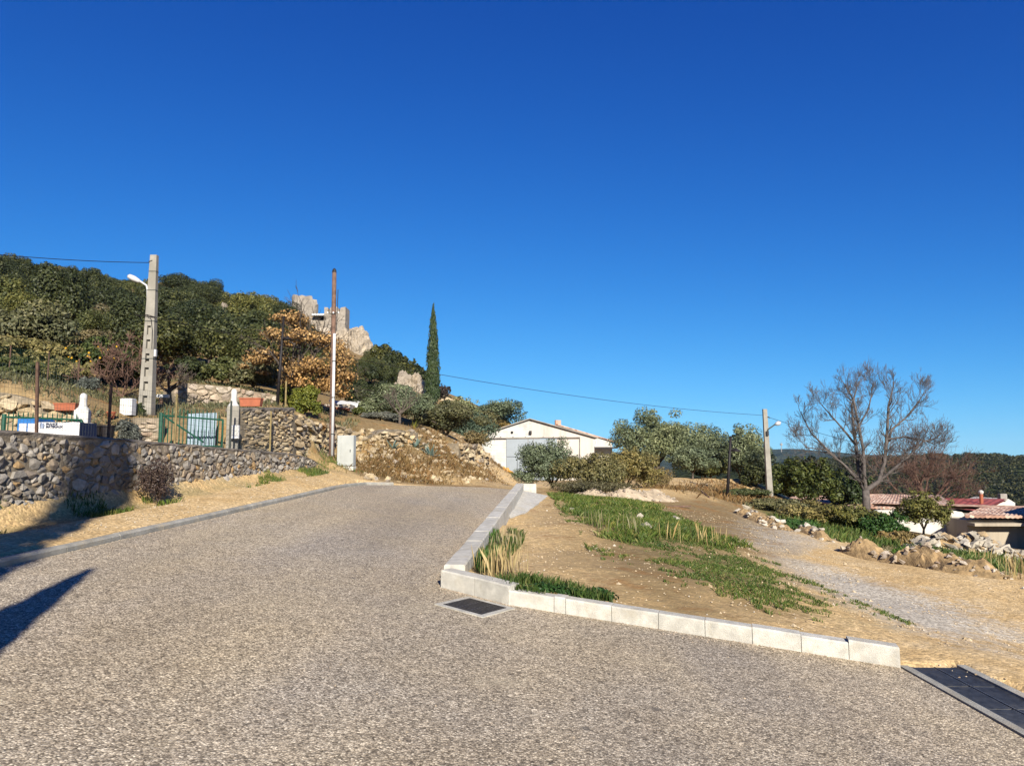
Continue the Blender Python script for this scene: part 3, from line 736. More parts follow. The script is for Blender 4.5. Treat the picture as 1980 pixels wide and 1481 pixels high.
    for i in range(N + 1):
        s_ = L * i / N; q = pt(s_); nn = nrm(s_); t = ztf(s_) - (.02 if cap is None else .0)
        w = .015 * noise.noise((s_ * 3, seed, 0))
        for o_, z in ((proud * .36 - .012 + w * .5, zbf(s_) - .4), (proud * .36 - .012 + w * .5, t), (-thick, t), (-thick, zbf(s_) - .4)): V.append((q.x + nn.x * o_, q.y + nn.y * o_, z))
    for i in range(N):
        for k in range(4):
            k2 = (k + 1) % 4; Fc.append((i * 4 + k, (i + 1) * 4 + k, (i + 1) * 4 + k2, i * 4 + k2))
    Fc += [(0, 1, 2, 3), (N * 4 + 3, N * 4 + 2, N * 4 + 1, N * 4)]
    mesh_obj('mortar_core', V, Fc, backmat, parent)
    if cap:
        N = max(6, int(L / .12)); V = []; Fc = []
        prof = [(capover, -.03), (capover + .015, cap * .45), (capover - .05, cap), (-thick * .5, cap * 1.1), (-thick - .02, cap * .9), (-thick - .03, -.03)]
        K = len(prof)
        for i in range(N + 1):
            s_ = L * i / N; q = pt(s_); nn = nrm(s_)
            for j, (o_, z) in enumerate(prof):
                w = .035 * noise.noise((s_ * 3.1, j * 2.3, seed)) + .02 * noise.noise((s_ * 9, j * 3.3, seed))
                wz = .03 * noise.noise((s_ * 2.3, j * .4, seed + 9)) * (1 if j > 0 else 2)
                V.append((q.x + nn.x * (o_ + w), q.y + nn.y * (o_ + w), ztf(s_) + z + wz))
        for i in range(N):
            for k in range(K):
                k2 = (k + 1) % K; Fc.append((i * K + k, (i + 1) * K + k, (i + 1) * K + k2, i * K + k2))
        Fc += [tuple(range(K)), tuple(range(N * K + K - 1, N * K - 1, -1))]
        mesh_obj('coping', V, Fc, capmat or M_cop, parent)
    return parent

wy = [5.5, 7, 8.5, 10, 11.3, 12.66, 14.2, 15.8, 17.3, 18.76, 20, 20.9]
fw = thing('stone_wall', 'long grey rubble stone wall with mortar coping along the left verge', 'stone wall')
stone_wall(fw, [(wall_x(y), y) for y in wy], [wbase(y) - .08 for y in wy], [wtop(y) - .06 for y in wy],
           [(.105, 170), (.08, 480), (.06, 1100), (.042, 2200), (.028, 2200)], 1.25, .032, M_rub, M_mortar, thick=.38, joint=.005, seed=3, cap=.05, rough=.6, capover=-.005)

def px_plan(px, D): p = at(px, 890, D); return (p.x, p.y)
dw = thing('stone_wall', 'ochre dry-stone terrace wall beside the right white gatepost', 'stone wall')
pts = [px_plan(462, 17.25), px_plan(520, 18.6), px_plan(566, 20.0)]
stone_wall(dw, pts, [1.75, 1.7, 1.65], [at(0, 793, 17.25).z, at(0, 793, 18.6).z, at(0, 793, 20).z], [(.16, 150), (.12, 400), (.08, 900), (.05, 1200)], 3.0, .045, M_dry, M_mortar, seed=5, cap=.06, rough=.5, maxparts=220, joint=.006)
dw2 = thing('stone_wall', 'crumbling ochre dry-stone wall behind the wooden pole', 'stone wall')
pts = [px_plan(566, 20.1), px_plan(600, 22.0), px_plan(645, 24.2), px_plan(692, 25.2)]
stone_wall(dw2, pts, [1.6, 1.65, 1.75, 1.75], [at(0, 800, 20.1).z, at(0, 812, 22).z, at(0, 822, 24.2).z, at(0, 835, 25.2).z], [(.2, 200), (.14, 500), (.09, 900)], 2.6, .08, M_dry, M_mortar, seed=6, rough=.8, maxparts=180, joint=.008)
dw3 = thing('stone_wall', 'pale dry-stone wall under the ladder-like concrete pole', 'stone wall')
pts = [px_plan(252, 18.2), px_plan(312, 18.4)]
stone_wall(dw3, pts, [1.95, 1.95], [at(0, 806, 18.2).z] * 2, [(.14, 100), (.1, 300), (.06, 600)], 2.3, .05, M_pale, M_mortar, seed=7, rough=.4)
dw4 = thing('stone_wall', 'rough boulder terrace wall at the left edge behind the green pickets', 'stone wall')
pts = [px_plan(-90, 16.6), px_plan(0, 16.7), px_plan(60, 16.8), px_plan(150, 16.9)]
stone_wall(dw4, pts, [1.95] * 4, [at(0, 752, 16.6).z, at(0, 757, 16.7).z, at(0, 772, 16.8).z, at(0, 796, 16.9).z], [(.24, 60), (.18, 120), (.12, 300), (.07, 400)], 1.5, .14, M_dry, M_mortar, seed=8, rough=.9, joint=.02)
dw5 = thing('stone_wall', 'pinkish stone retaining wall high behind the green gate', 'stone wall')
pts = [px_plan(322, 25.4), px_plan(345, 25.8), px_plan(430, 26.2), px_plan(535, 27.0)]
stone_wall(dw5, pts, [3.4, 3.4, 3.4, 3.4], [at(0, 752, 25.4).z, at(0, 739, 25.8).z, at(0, 746, 26.2).z, at(0, 764, 27).z], [(.17, 260), (.12, 700), (.08, 1000)], 1.5, .06, M_pale, M_mortar, seed=9, rough=.5)
dw6 = thing('stone_wall', 'tumbled stone retaining wall on the bank left of the barn', 'stone wall')
pts = [px_plan(708, 25.4), px_plan(760, 26.6), px_plan(806, 28.2)]
stone_wall(dw6, pts, [at(0, 895, 25.4).z, at(0, 885, 26.6).z, at(0, 880, 28.2).z], [at(0, 842, 25.4).z, at(0, 828, 26.6).z, at(0, 836, 28.2).z], [(.2, 120), (.14, 300), (.09, 700)], 2.0, .14, M_dry, M_mortar, seed=10, rough=1.0, thick=.6, joint=.02)
dw7 = thing('stone_wall', 'ochre stone wall ending the bank next to the barn', 'stone wall')
pts = [px_plan(885, 36.2), px_plan(915, 39.0), px_plan(938, 44), px_plan(950, 50)]
stone_wall(dw7, pts, [at(0, 925, 36.2).z, at(0, 930, 39).z, at(0, 930, 44).z, .3], [at(0, 856, 36.2).z, at(0, 858, 39).z, at(0, 878, 44).z, at(0, 900, 50).z], [(.3, 160), (.22, 300), (.14, 500)], 1.6, .16, M_dry, M_mortar, seed=12, rough=1.0, thick=.8, joint=.03)

# ------------------------------------------------------------------ loose rocks
def rock_mesh(name, seed, sub=2, sx=1, sy=1, sz=.7, amp=.35, mat=None):
    import bmesh
    bm = bmesh.new(); bmesh.ops.create_icosphere(bm, subdivisions=sub, radius=.5)
    for v in bm.verts:
        n_ = noise.noise(v.co * 2.1 + Vector((seed * 7.1, 0, 0))) + .5 * noise.noise(v.co * 4.7 + Vector((0, seed * 3.3, 0)))
        v.co *= 1 + amp * n_
        v.co = Vector((v.co.x * sx, v.co.y * sy, v.co.z * sz))
    me = bpy.data.meshes.new(name); bm.to_mesh(me); bm.free()
    if mat: me.materials.append(mat)
    return me
ROCKS = [rock_mesh('rock', k, 1, rnd.uniform(.7, 1.5), rnd.uniform(.7, 1.2), rnd.uniform(.5, .85), .75) for k in range(9)]
def rocks_joined(spots, seed):
    """spots: (x, y, z, size)"""
    rg = random.Random(seed); m = MB()
    for x, y, z, s_ in spots:
        me = rg.choice(ROCKS); M = Matrix.Rotation(rg.uniform(0, 6.28), 3, 'Z') @ Matrix.Rotation(rg.uniform(-.6, .6), 3, 'X')
        m.add([(M @ (v.co * s_)) + Vector((x, y, z)) for v in me.vertices], [tuple(p.vertices) for p in me.polygons])
    return m

# ------------------------------------------------------------------ foliage
def leaf_arrays(blobs, n, size, rg, aspect=.5, up=.35, inner=.25, jitter=.16, elong=None, low=-1.0):
    """leaf-sized rhombi spread through and over lumpy blobs (cx,cy,cz,rx,ry,rz)"""
    B = np.array(blobs, float); A = (B[:, 3] * B[:, 4] + B[:, 4] * B[:, 5] + B[:, 3] * B[:, 5]); p = A / A.sum()
    k = rg.choice(len(B), n, p=p)
    d = rg.normal(size=(n, 3)); d /= np.linalg.norm(d, axis=1, keepdims=True)
    d[:, 2] = np.where(d[:, 2] < low, -d[:, 2], d[:, 2])
    rad = 1 - np.abs(rg.normal(0, jitter, n)); inn = rg.random(n) < inner; rad[inn] *= rg.random(inn.sum()) ** .5
    rad += np.where(rg.random(n) < .12, np.abs(rg.normal(0, .12, n)), 0)
    C = B[k, :3] + d * B[k, 3:] * rad[:, None]
    nr = d * 1.0 + rg.normal(0, .5, (n, 3)); nr[:, 2] += up; nr /= np.linalg.norm(nr, axis=1, keepdims=True)
    t = np.cross(nr, rg.normal(size=(n, 3))); t /= np.linalg.norm(t, axis=1, keepdims=True) + 1e-9
    if elong is not None: t = t * .4 + np.array(elong); t /= np.linalg.norm(t, axis=1, keepdims=True)
    b = np.cross(nr, t); s_ = size * (.6 + .8 * rg.random(n))[:, None]
    V = np.stack([C - t * s_ * .5, C + b * s_ * aspect * .5, C + t * s_ * .5, C - b * s_ * aspect * .5], 1).reshape(-1, 3)
    return V, np.arange(4 * n).reshape(n, 4)
def lumps(rg, c, r, n, frac=.45, flat=1.0, core=True, spray=1.7):
    """n sub-blobs spread around an ellipsoid crown"""
    out = [(c[0], c[1], c[2], r[0] * .6, r[1] * .6, r[2] * .6)] if core else []
    for _ in range(int(n * spray)):                  # small outlying sprays: a ragged outline
        d = rg.normal(size=3); d /= np.linalg.norm(d)
        if d[2] < -.5: d[2] *= -.6
        q = rg.uniform(.78, 1.12); f_ = rg.uniform(.09, .22)
        out.append((c[0] + d[0] * r[0] * q, c[1] + d[1] * r[1] * q, c[2] + d[2] * r[2] * q, r[0] * f_, r[1] * f_, r[2] * f_ * 1.2))
    for _ in range(n):
        d = rg.normal(size=3); d /= np.linalg.norm(d)
        if d[2] < -.55: d[2] *= -.5
        q = rg.uniform(.4, .85); f_ = frac * rg.uniform(.5, 1.3)
        out.append((c[0] + d[0] * r[0] * q, c[1] + d[1] * r[1] * q, c[2] + d[2] * r[2] * q, r[0] * f_, r[1] * f_, r[2] * f_ * flat))
    return out
def limbs(m, base, top, r0, n, rg, spread, crown_z, hgt):
    """a tapering trunk with n limbs reaching into the crown"""
    b = Vector(base); t = Vector(top); mid = b.lerp(t, .5) + Vector((rg.uniform(-.08, .08), rg.uniform(-.08, .08), 0)) * (t - b).length
    m.tube([b, mid, t], [r0, r0 * .8, r0 * .62], 8)
    for k in range(n):
        w = 2 * math.pi * k / n + rg.uniform(-.4, .4); s_ = spread * rg.uniform(.5, .9)
        e = t + Vector((math.cos(w) * s_, math.sin(w) * s_, hgt * rg.uniform(.35, .9)))
        md = t.lerp(e, .5) + Vector((0, 0, hgt * .1))
        m.tube([t - Vector((0, 0, r0)), md, e], [r0 * .5, r0 * .32, r0 * .1], 6)
def bush(name, label, cat, loc, r, mat, n, size, seed, trunk=.3, lump=14, frac=.45, group=None, aspect=.5, bark=None, up=.35, extra=(), inner=.25, rz=0, low=-1.0, parts=True, tr=None, jitter=.16, spray=1.7):
    rg = np.random.default_rng(seed); t = thing(name, label, cat, loc, rz, group)
    c = (0, 0, trunk + r[2]); B = lumps(rg, c, r, lump, frac, spray=spray) + list(extra)
    V, Fc = leaf_arrays(B, n, size, rg, aspect, up, inner, low=low, jitter=jitter)
    mesh_obj('crown', V, Fc, mat, t)
    m = MB(); r0 = tr or max(.03, .06 * max(r[0], r[2]))
    limbs(m, (0, 0, -.25), (rg.uniform(-.1, .1), rg.uniform(-.1, .1), max(.15, trunk + r[2] * .25)), r0, 5, random.Random(seed), r[0] * .8, c[2], r[2] * 1.2)
    m.build('trunk', bark or M_bark, t, smooth=True)
    return t
def grow(m, p, d, L, r, depth, rg, seg=3, bend=.25, upk=.12, nch=(3, 4), shrink=.66, rmin=.006, angle=(25, 55), sides=None):
    pts = [p.copy()]; rad = [r]; q = p.copy(); dd = d.normalized()
    for i in range(seg):
        dd = (dd + Vector((rg.gauss(0, bend), rg.gauss(0, bend), rg.gauss(0, bend) + upk))).normalized()
        q = q + dd * (L / seg); pts.append(q.copy()); rad.append(max(rmin, r * (1 - .55 * (i + 1) / seg)))
    m.tube(pts, rad, sides or (7 if r > .06 else (5 if r > .02 else 3)), caps=False)
    if depth <= 0: return
    for k in range(rg.randint(*nch)):
        f_ = rg.uniform(.3, 1.0) if k else 1.0
        i = min(seg - 1, int(f_ * seg)); a = pts[i].lerp(pts[i + 1], f_ * seg - i if i < seg else 1)
        ax = dd.orthogonal().normalized(); ax.rotate(Matrix.Rotation(rg.uniform(0, 6.283), 3, dd))
        nd_ = dd.copy(); nd_.rotate(Matrix.Rotation(R(rg.uniform(*angle)) * (1 if k else .5), 3, ax))
        grow(m, a, nd_, L * shrink * rg.uniform(.75, 1.15), max(rmin, rad[i] * .62), depth - 1, rg, seg, bend, upk, nch, shrink, rmin, angle)

G_oak = mat_leaf('oak_leaf', [(0.022, 0.029, 0.011), (0.041, 0.053, 0.019), (0.065, 0.078, 0.029), (0.1, 0.108, 0.04)])
G_olive = mat_leaf('olive_leaf', [(0.068, 0.09, 0.051), (0.114, 0.148, 0.085), (0.166, 0.204, 0.127), (0.234, 0.278, 0.185)])
G_mid = mat_leaf('mid_leaf', [(0.04, 0.052, 0.016), (0.076, 0.09, 0.029), (0.112, 0.125, 0.041), (0.16, 0.163, 0.061)])
G_brown = mat_leaf('brown_scrub', [(0.102, 0.08, 0.038), (0.16, 0.123, 0.058), (0.203, 0.167, 0.08), (0.246, 0.203, 0.109)])
G_scrub = mat_leaf('dull_scrub', [(0.077, 0.081, 0.038), (0.125, 0.127, 0.056), (0.18, 0.171, 0.081), (0.233, 0.212, 0.117)])
G_dark = mat_leaf('dark_leaf', [(0.017, 0.029, 0.01), (0.035, 0.055, 0.017), (0.061, 0.087, 0.026), (0.102, 0.123, 0.041)])
G_aut = mat_leaf('dead_oak_leaf', [(.13, .085, .045), (.23, .15, .075), (.33, .22, .11), (.43, .31, .165)])
G_lime = mat_leaf('lime_leaf', [(.07, .09, .012), (.14, .16, .02), (.21, .22, .035), (.28, .27, .05)])
G_cyp = mat_leaf('cypress_leaf', [(0.029, 0.051, 0.017), (0.051, 0.08, 0.026), (0.08, 0.113, 0.038), (0.109, 0.142, 0.052)])
G_grey = mat_leaf('grey_leaf', [(.1, .105, .09), (.15, .155, .135), (.2, .205, .18), (.26, .26, .23)])
G_grass = mat_leaf('grass_blade', [(.055, .1, .02), (.085, .15, .03), (.13, .2, .045), (.28, .27, .1)], .35)
G_weed = mat_leaf('weed_leaf', [(.04, .1, .022), (.065, .14, .03), (.09, .18, .045)], .3)
G_straw = mat_leaf('straw', [(.36, .28, .15), (.46, .38, .22), (.56, .48, .3)], .3)
G_pur = mat_leaf('purple_scrub', [(.045, .03, .03), (.075, .05, .048), (.1, .07, .06), (.13, .095, .075)])
G_agave = plain('agave_leaf', (.16, .23, .19), .55, .15, 8)

# hillside wood: a few kinds of tree, each copied as an individual
def proto(name, label, cat, mat, seed, n=13000, size=.16, r=(2.3, 2.3, 2.0), trunk=.25, lump=15, group=None):
    t = bush(name, label, cat, (0, 0, 0), r, mat, n, size, seed, trunk, lump, .44, group, .62, inner=.1, spray=.6)
    return t
PROTO = [proto('evergreen_oak', 'dark evergreen oak in the wood on the hillside', 'tree', G_oak, 21, group='dark oaks on the hillside'),
         proto('evergreen_oak', 'dark evergreen oak in the wood on the hillside', 'tree', G_oak, 22, r=(2.6, 2.4, 1.7), group='dark oaks on the hillside'),
         proto('hill_shrub', 'yellowish green bushy tree in the wood on the hillside', 'tree', G_mid, 23, r=(2.2, 2.3, 1.8), group='lighter trees on the hillside'),
         proto('hill_shrub', 'yellowish green bushy tree in the wood on the hillside', 'tree', G_mid, 24, r=(2.5, 2.2, 2.1), group='lighter trees on the hillside'),
         proto('scrub_bush', 'brownish scrub bush among the green trees on the hillside', 'bush', G_brown, 25, r=(1.9, 1.9, 1.1), trunk=.2, group='brown scrub on the hillside'),
         proto('scrub_bush', 'brownish scrub bush among the green trees on the hillside', 'bush', G_brown, 26, r=(1.7, 1.9, 1.0), trunk=.2, group='brown scrub on the hillside')]
used = [False] * len(PROTO)
def plant(k, x, y, sc, z=None, sz=None):
    z = H(x, y) - .25 if z is None else z
    rz = rnd.uniform(0, 6.28); s3 = (sc, sc, sc * (sz or rnd.uniform(.85, 1.15)))
    if not used[k]:
        used[k] = True; o = PROTO[k]; o.location = (x, y, z); o.rotation_euler = (0, 0, rz); o.scale = s3; return o
    return dup(PROTO[k], (x, y, z), rz, s3)
spots = []
def try_plant(x, y, k, sc, dmin):
    for (a, b_, r_) in spots:
        if (a - x) ** 2 + (b_ - y) ** 2 < ((r_ + dmin) * .5) ** 2: return
    spots.append((x, y, dmin)); o = plant(k, x, y, sc)
    px = 990 + F * x / y
    where = ('on the skyline left of the ladder-like pole' if px < 285 else 'on the skyline between the ladder-like pole and the castle' if px < 600 else 'on the ridge right of the castle') if y > 92 else \
            ('halfway up the slope left of the ladder-like pole' if px < 285 else 'halfway up the slope right of the ladder-like pole' if px < 560 else 'on the slope below the castle rock') if y > 52 else \
            ('low on the slope above the citrus tree' if px < 285 else 'low on the slope above the pinkish wall' if px < 560 else 'low on the slope behind the dead-leaved oak')
    kind = ('dark evergreen oak', 'dark evergreen oak', 'yellowish green bushy tree', 'yellowish green bushy tree', 'brownish scrub bush', 'brownish scrub bush')[k]
    o['label'] = kind + ' ' + where; o['group'] = kind + 's ' + where
rq = random.Random(5)
def hill_px(x, y):
    z = H(x, y); v = Vector((x, y, z - CZ)); dep = v.y * CT + v.z * ST
    return 990 + F * v.x / dep, 740.5 - F * (-v.y * ST + v.z * CT) / dep
SKYX = [-90, 0, 40, 60, 150, 200, 240, 290, 310, 350, 400, 450, 520, 560, 575, 625, 650, 690, 720, 760, 800, 830, 900, 960, 1010]
SKYY = [472, 478, 488, 500, 508, 520, 530, 528, 512, 510, 530, 545, 562, 578, 606, 640, 668, 690, 668, 690, 715, 735, 775, 790, 805]
for _ in range(5200):
    y = rq.uniform(29, 128); u = rq.uniform(-1.08, -.02); x = u * y
    px = 990 + F * u
    if px < -90 or px > 1010: continue
    ymin = np.interp(px, [-90, 0, 300, 420, 520, 600, 660, 760, 830, 900, 1010], [26, 26.5, 29.5, 30.5, 32, 38, 52, 60, 70, 68, 64])
    if y < ymin: continue
    if 600 < px < 735 and y > 100 and y < 125: continue             # the castle rock
    if 735 < px < 800 and 58 < y < 68: continue
    small = rq.random()
    kk = rq.random()
    top = y > 95
    if px < 330 and y > 85: k = 4 + rq.randint(0, 1) if kk < .45 else (2 if kk < .62 else rq.randint(0, 1))
    elif px < 230 and y < 42: k = 4 + rq.randint(0, 1) if kk < .3 else (2 + rq.randint(0, 1) if kk < .75 else 0)
    else: k = rq.randint(0, 1) if kk < .62 else (2 + rq.randint(0, 1) if kk < .9 else 4)
    sc = (rq.uniform(.6, .95) if rq.random() < .4 else rq.uniform(1.1, 2.0)) * (1.0 if y > 45 else .85)
    if k > 3: sc = min(sc, rq.uniform(.7, 1.1))
    zg = H(x, y); lim = np.interp(px, SKYX, SKYY)
    while sc > .34:
        v = zg + (4.5 if k < 4 else 2.7) * sc * 1.08 - CZ; dep = y * CT + v * ST
        if 740.5 - F * (-y * ST + v * CT) / dep > lim: break
        sc *= .88
    if sc <= .34: continue
    try_plant(x, y, k, sc, 4.1 * sc * (1.0 if y < 52 else 1.14))

def tree_px(name, label, px, py_base, D, w_px, h_px, mat, n, size, seed, trunk_frac=.2, cat='tree', **kw):
    """a crown w_px wide whose top is h_px above its foot, standing on the ground at depth D"""
    p = at(px, py_base, D); z = H(p.x, D); k = D / F
    top = at(px, py_base - h_px, D).z; hgt = max(.4, top - z)
    tr_ = hgt * trunk_frac; rz_ = (hgt - tr_) / 2
    return bush(name, label, cat, (p.x, D, z), (w_px * k / 2 * .98, w_px * k / 2 * .9, rz_ * .92), mat, n, size, seed, tr_ + rz_ * (.08 if cat == 'tree' else -.12), **kw)

# front garden trees and bushes
tree_px('citrus_tree', 'dark glossy citrus tree dotted with yellow fruit behind the wire fence', 190, 735, 24.5, 105, 80, G_dark, 9000, .12, 31, .15)
ct = bpy.data.objects['citrus_tree']; m = MB(); rg = random.Random(3)
crn = [c for c in ct.children if c.name.startswith('crown')][0]
for _ in range(170):
    v = crn.data.vertices[rg.randrange(len(crn.data.vertices))].co
    if v.y > -.15: continue
    m.lathe([(.01, -.035), (.03, -.018), (.036, .008), (.016, .034)], (v.x * 1.04, v.y * 1.12 - .05, v.z), 6)
m.build('fruit', plain('citrus_fruit', (.75, .42, .03), .5, .05, 5), ct)['kind'] = 'stuff'
tree_px('shrub', 'large olive-green tangled shrub at the left edge behind the boulder wall', 40, 735, 23.5, 190, 95, G_scrub, 12000, .14, 32, .05, cat='bush')
tree_px('shrub', 'brownish bramble thicket above the green netting', 70, 690, 27, 190, 110, G_scrub, 12000, .15, 33, .05, cat='bush')
tree_px('shrub', 'grey-green thicket filling the slope right of the left-edge shrub', 115, 742, 23, 110, 62, G_scrub, 8000, .12, 150, .0, cat='bush', spray=.8)
tree_px('shrub', 'dark green thicket below the bramble at the left edge', 30, 748, 22.3, 120, 58, G_mid, 8000, .12, 151, .0, cat='bush', spray=.8)
tree_px('shrub', 'small silvery spiky shrub next to the citrus tree', 168, 760, 21.5, 42, 34, G_grey, 1800, .12, 34, .02, cat='bush', aspect=.25)
tree_px('shrub', 'grey-green wispy shrub behind the fence left of the pale wall', 245, 848, 17.6, 52, 52, G_grey, 2600, .1, 35, .02, cat='bush', aspect=.22)
tree_px('shrub', 'dark green shrub right of the citrus tree under the tall oaks', 255, 735, 26, 90, 60, G_oak, 5000, .15, 36, .05, cat='bush')
tree_px('shrub', 'small dark bush beside the white cabinet', 266, 800, 19.7, 26, 26, G_dark, 1200, .08, 37, .02, cat='bush')
tree_px('shrub', 'bright green leafy shrub above the pinkish wall', 425, 745, 28.2, 75, 62, G_mid, 5000, .13, 38, .05, cat='bush')
tree_px('shrub', 'dull grey-green low bush above the pinkish wall', 490, 752, 28.8, 110, 60, G_scrub, 7000, .13, 39, .03, cat='bush')
tree_px('shrub', 'dark rounded bush above the left end of the pinkish wall', 365, 742, 28.5, 75, 55, G_oak, 5000, .14, 40, .03, cat='bush')
tree_px('bush', 'bright yellow-green bush at the foot of the dead-leaved oak', 590, 812, 25.4, 62, 72, G_lime, 5500, .1, 41, .03, cat='bush')
tree_px('bush', 'small yellow-green bush left of the oak trunk', 560, 785, 27.5, 36, 52, G_lime, 2500, .1, 42, .03, cat='bush')
# the dead-leaved oak
ok = thing('oak_tree', 'oak covered in dry golden-brown leaves behind the dark lamp post', 'tree', (at(568, 793, 27).x, 27, H(at(568, 793, 27).x, 27)))
rg = np.random.default_rng(44); k = 27 / F; zb_ = ok.location.z
def okp(px, py, dy=0.0): p = at(px, py, 27); return (p.x - ok.location.x, dy, p.z - zb_)
B = []
for px, py, w, h in ((520, 690, 70, 26), (500, 700, 50, 20), (545, 655, 60, 30), (575, 620, 70, 30), (600, 650, 80, 34), (640, 665, 70, 30), (660, 690, 60, 40), (620, 710, 90, 36), (580, 715, 70, 40), (640, 740, 70, 30), (560, 745, 40, 20), (655, 760, 40, 18), (550, 620, 36, 18), (490, 715, 36, 12), (595, 745, 60, 24), (670, 725, 44, 34)):
    for dy in (-.6, .5):
        x, y, z = okp(px + rnd.uniform(-6, 6), py + rnd.uniform(-5, 5), dy + rnd.uniform(-.3, .3)); B.append((x, y, z, w * k / 2, w * k / 2, h * k / 2))
V, Fc = leaf_arrays(B, 12500, .095, rg, .7, .3, .5, jitter=.4); mesh_obj('crown', V, Fc, G_aut, ok)
m = MB(); rg2 = random.Random(8)
fk = Vector(okp(571, 748)); m.tube([(0, 0, -.3), Vector(okp(569, 775)), fk], [.2, .16, .14], 9)
for px, py, dy in ((540, 700, .2), (520, 690, -.5), (560, 650, .4), (585, 640, -.4), (610, 660, .5), (645, 690, -.3), (640, 735, .3), (600, 690, -.7), (655, 755, .2)):
    e = Vector(okp(px, py, dy)); grow(m, fk, (e - fk), (e - fk).length, .07, 3, rg2, 4, .12, .02, (3, 4), .55, .007)
m.build('trunk', M_bark, ok, smooth=True)
# trees up the garden to the right
tree_px('olive_tree', 'dark rounded olive tree behind the white tarpaulin', 712, 800, 37, 118, 92, G_oak, 14000, .14, 51, .0, cat='bush', spray=.8)
tree_px('olive_tree', 'broad grey-green olive tree behind the small bare tree', 765, 822, 36, 150, 88, G_olive, 20000, .12, 52, .0, cat='bush', spray=.8, aspect=.42)
tree_px('olive_tree', 'grey-green olive bush on the bank left of the barn roof', 862, 852, 39, 150, 90, G_scrub, 22000, .13, 53, .0, cat='bush', spray=.8, aspect=.42)
tree_px('olive_tree', 'green olive tree above the barn, under the cypress', 895, 842, 52, 125, 74, G_olive, 13000, .17, 54, .0, cat='bush', spray=.8, aspect=.42)
tree_px('olive_tree', 'olive tree peeping over the left slope of the barn roof', 958, 850, 74, 120, 78, G_olive, 9000, .2, 55, .06)
tree_px('shrub', 'reddish brown bush at the left corner of the barn', 918, 868, 46, 50, 40, G_brown, 3000, .14, 56, .03, cat='bush')
tree_px('lavender_bush', 'low silver-grey lavender mound on top of the bank', 735, 826, 30.5, 75, 26, G_grey, 5000, .1, 57, .02, cat='bush', aspect=.2)
tree_px('shrub', 'small dark palm-like shrub left of the lavender mound', 692, 812, 31, 26, 22, G_dark, 1200, .14, 58, .02, cat='bush', aspect=.2)
tree_px('shrub', 'purplish shrub at the right foot of the cypress', 858, 772, 63, 34, 34, G_pur, 1500, .2, 59, .02, cat='bush')
tree_px('shrub', 'rounded grey-green bush on the ridge right of the cream wall', 898, 795, 66, 70, 34, G_olive, 3500, .2, 152, .0, cat='bush', spray=.8)
tree_px('shrub', 'low scrubby bush between the cypress and the olive over the barn roof', 930, 808, 69, 70, 34, G_scrub, 3500, .2, 153, .0, cat='bush', spray=.8)
tree_px('shrub', 'dull bush right below the cream wall near the cypress', 872, 800, 60, 60, 30, G_scrub, 3000, .2, 154, .0, cat='bush', spray=.8)
# cypress
cy = at(836, 775, 58); zc = H(cy.x, 58)
cyp = thing('cypress_tree', 'tall narrow cypress spire standing against the sky', 'tree', (cy.x, 58, zc))
topz = at(836, 590, 58).z - zc; rg = np.random.default_rng(61); kk = 58 / F
prof = [(0.0, 13), (.1, 15.5), (.3, 14.5), (.5, 12), (.7, 9), (.85, 6), (.95, 3), (1.0, .8)]
B = []
for t in np.linspace(0.02, .99, 70):
    r_ = np.interp(t, [a for a, b_ in prof], [b_ for a, b_ in prof]) * kk
    for j in range(4):
        w = rg.uniform(0, 6.28); B.append((math.cos(w) * r_ * .35, math.sin(w) * r_ * .35, t * topz, r_ * .72, r_ * .72, .35))
V, Fc = leaf_arrays(B, 12000, .2, rg, .35, .2, .1, elong=(0, 0, 1.0)); mesh_obj('crown', V, Fc, G_cyp, cyp)
m = MB(); m.tube([(0, 0, -.3), (0, 0, topz * .8)], [.16, .03], 7); m.build('trunk', M_bark, cyp)
# small bare tree on the terrace and others
def bare(name, label, px, py, D, hpx, seed, r0, mat, depth=4, dirs=None, L=None, cat='tree', nch=(3, 4), shrink=.66, upk=.08, bend=.2, angle=(25, 55), rmin=.006, tf=.35, zbase=None):
    p = at(px, py, D); z = H(p.x, D) if zbase is None else zbase
    t = thing(name, label, cat, (p.x, D, z)); hgt = at(px, py - hpx, D).z - z
    rg = random.Random(seed); m = MB(); f_ = Vector((rg.uniform(-.04, .04), 0, hgt * tf))
    m.tube([(0, 0, -.3), f_ * .5, f_], [r0, r0 * .85, r0 * .75], 8); m.build('trunk', mat, t, smooth=True)
    m = MB()
    for d in dirs or [(-.7, .2, .8), (.6, -.3, .9), (.1, .5, 1), (-.2, -.5, 1)]:
        grow(m, f_, Vector(d), (L or hgt * .32), r0 * .6, depth, rg, 3, bend, upk, nch, shrink, rmin, angle)
    m.build('branches', mat, t)['kind'] = 'stuff'
    return t
bare('bare_tree', 'small leafless fruit tree on the terrace above the bank', 773, 830, 33.5, 88, 71, .075, M_bark, 3, [(-1, 0, .6), (-.4, .3, 1), (.9, 0, .6), (.3, -.3, 1.1), (.1, .2, 1)])
bare('bare_tree', 'small dark leafless tree right of the ladder-like concrete pole', 328, 782, 24, 85, 72, .09, M_bark, 4, [(-.8, 0, .7), (.8, .2, .7), (-.2, .3, 1), (.3, -.3, 1)], tf=.3)
bare('bare_shrub', 'reddish leafless shrub left of the concrete pole', 235, 785, 22.5, 72, 73, .04, M_twigr, 4, [(-1, 0, .5), (1, 0, .5), (-.5, .4, 1), (.5, -.4, 1), (0, 0, 1), (-.8, -.3, .8), (.8, .3, .8)], tf=.06, cat='bush', rmin=.008, L=.85)

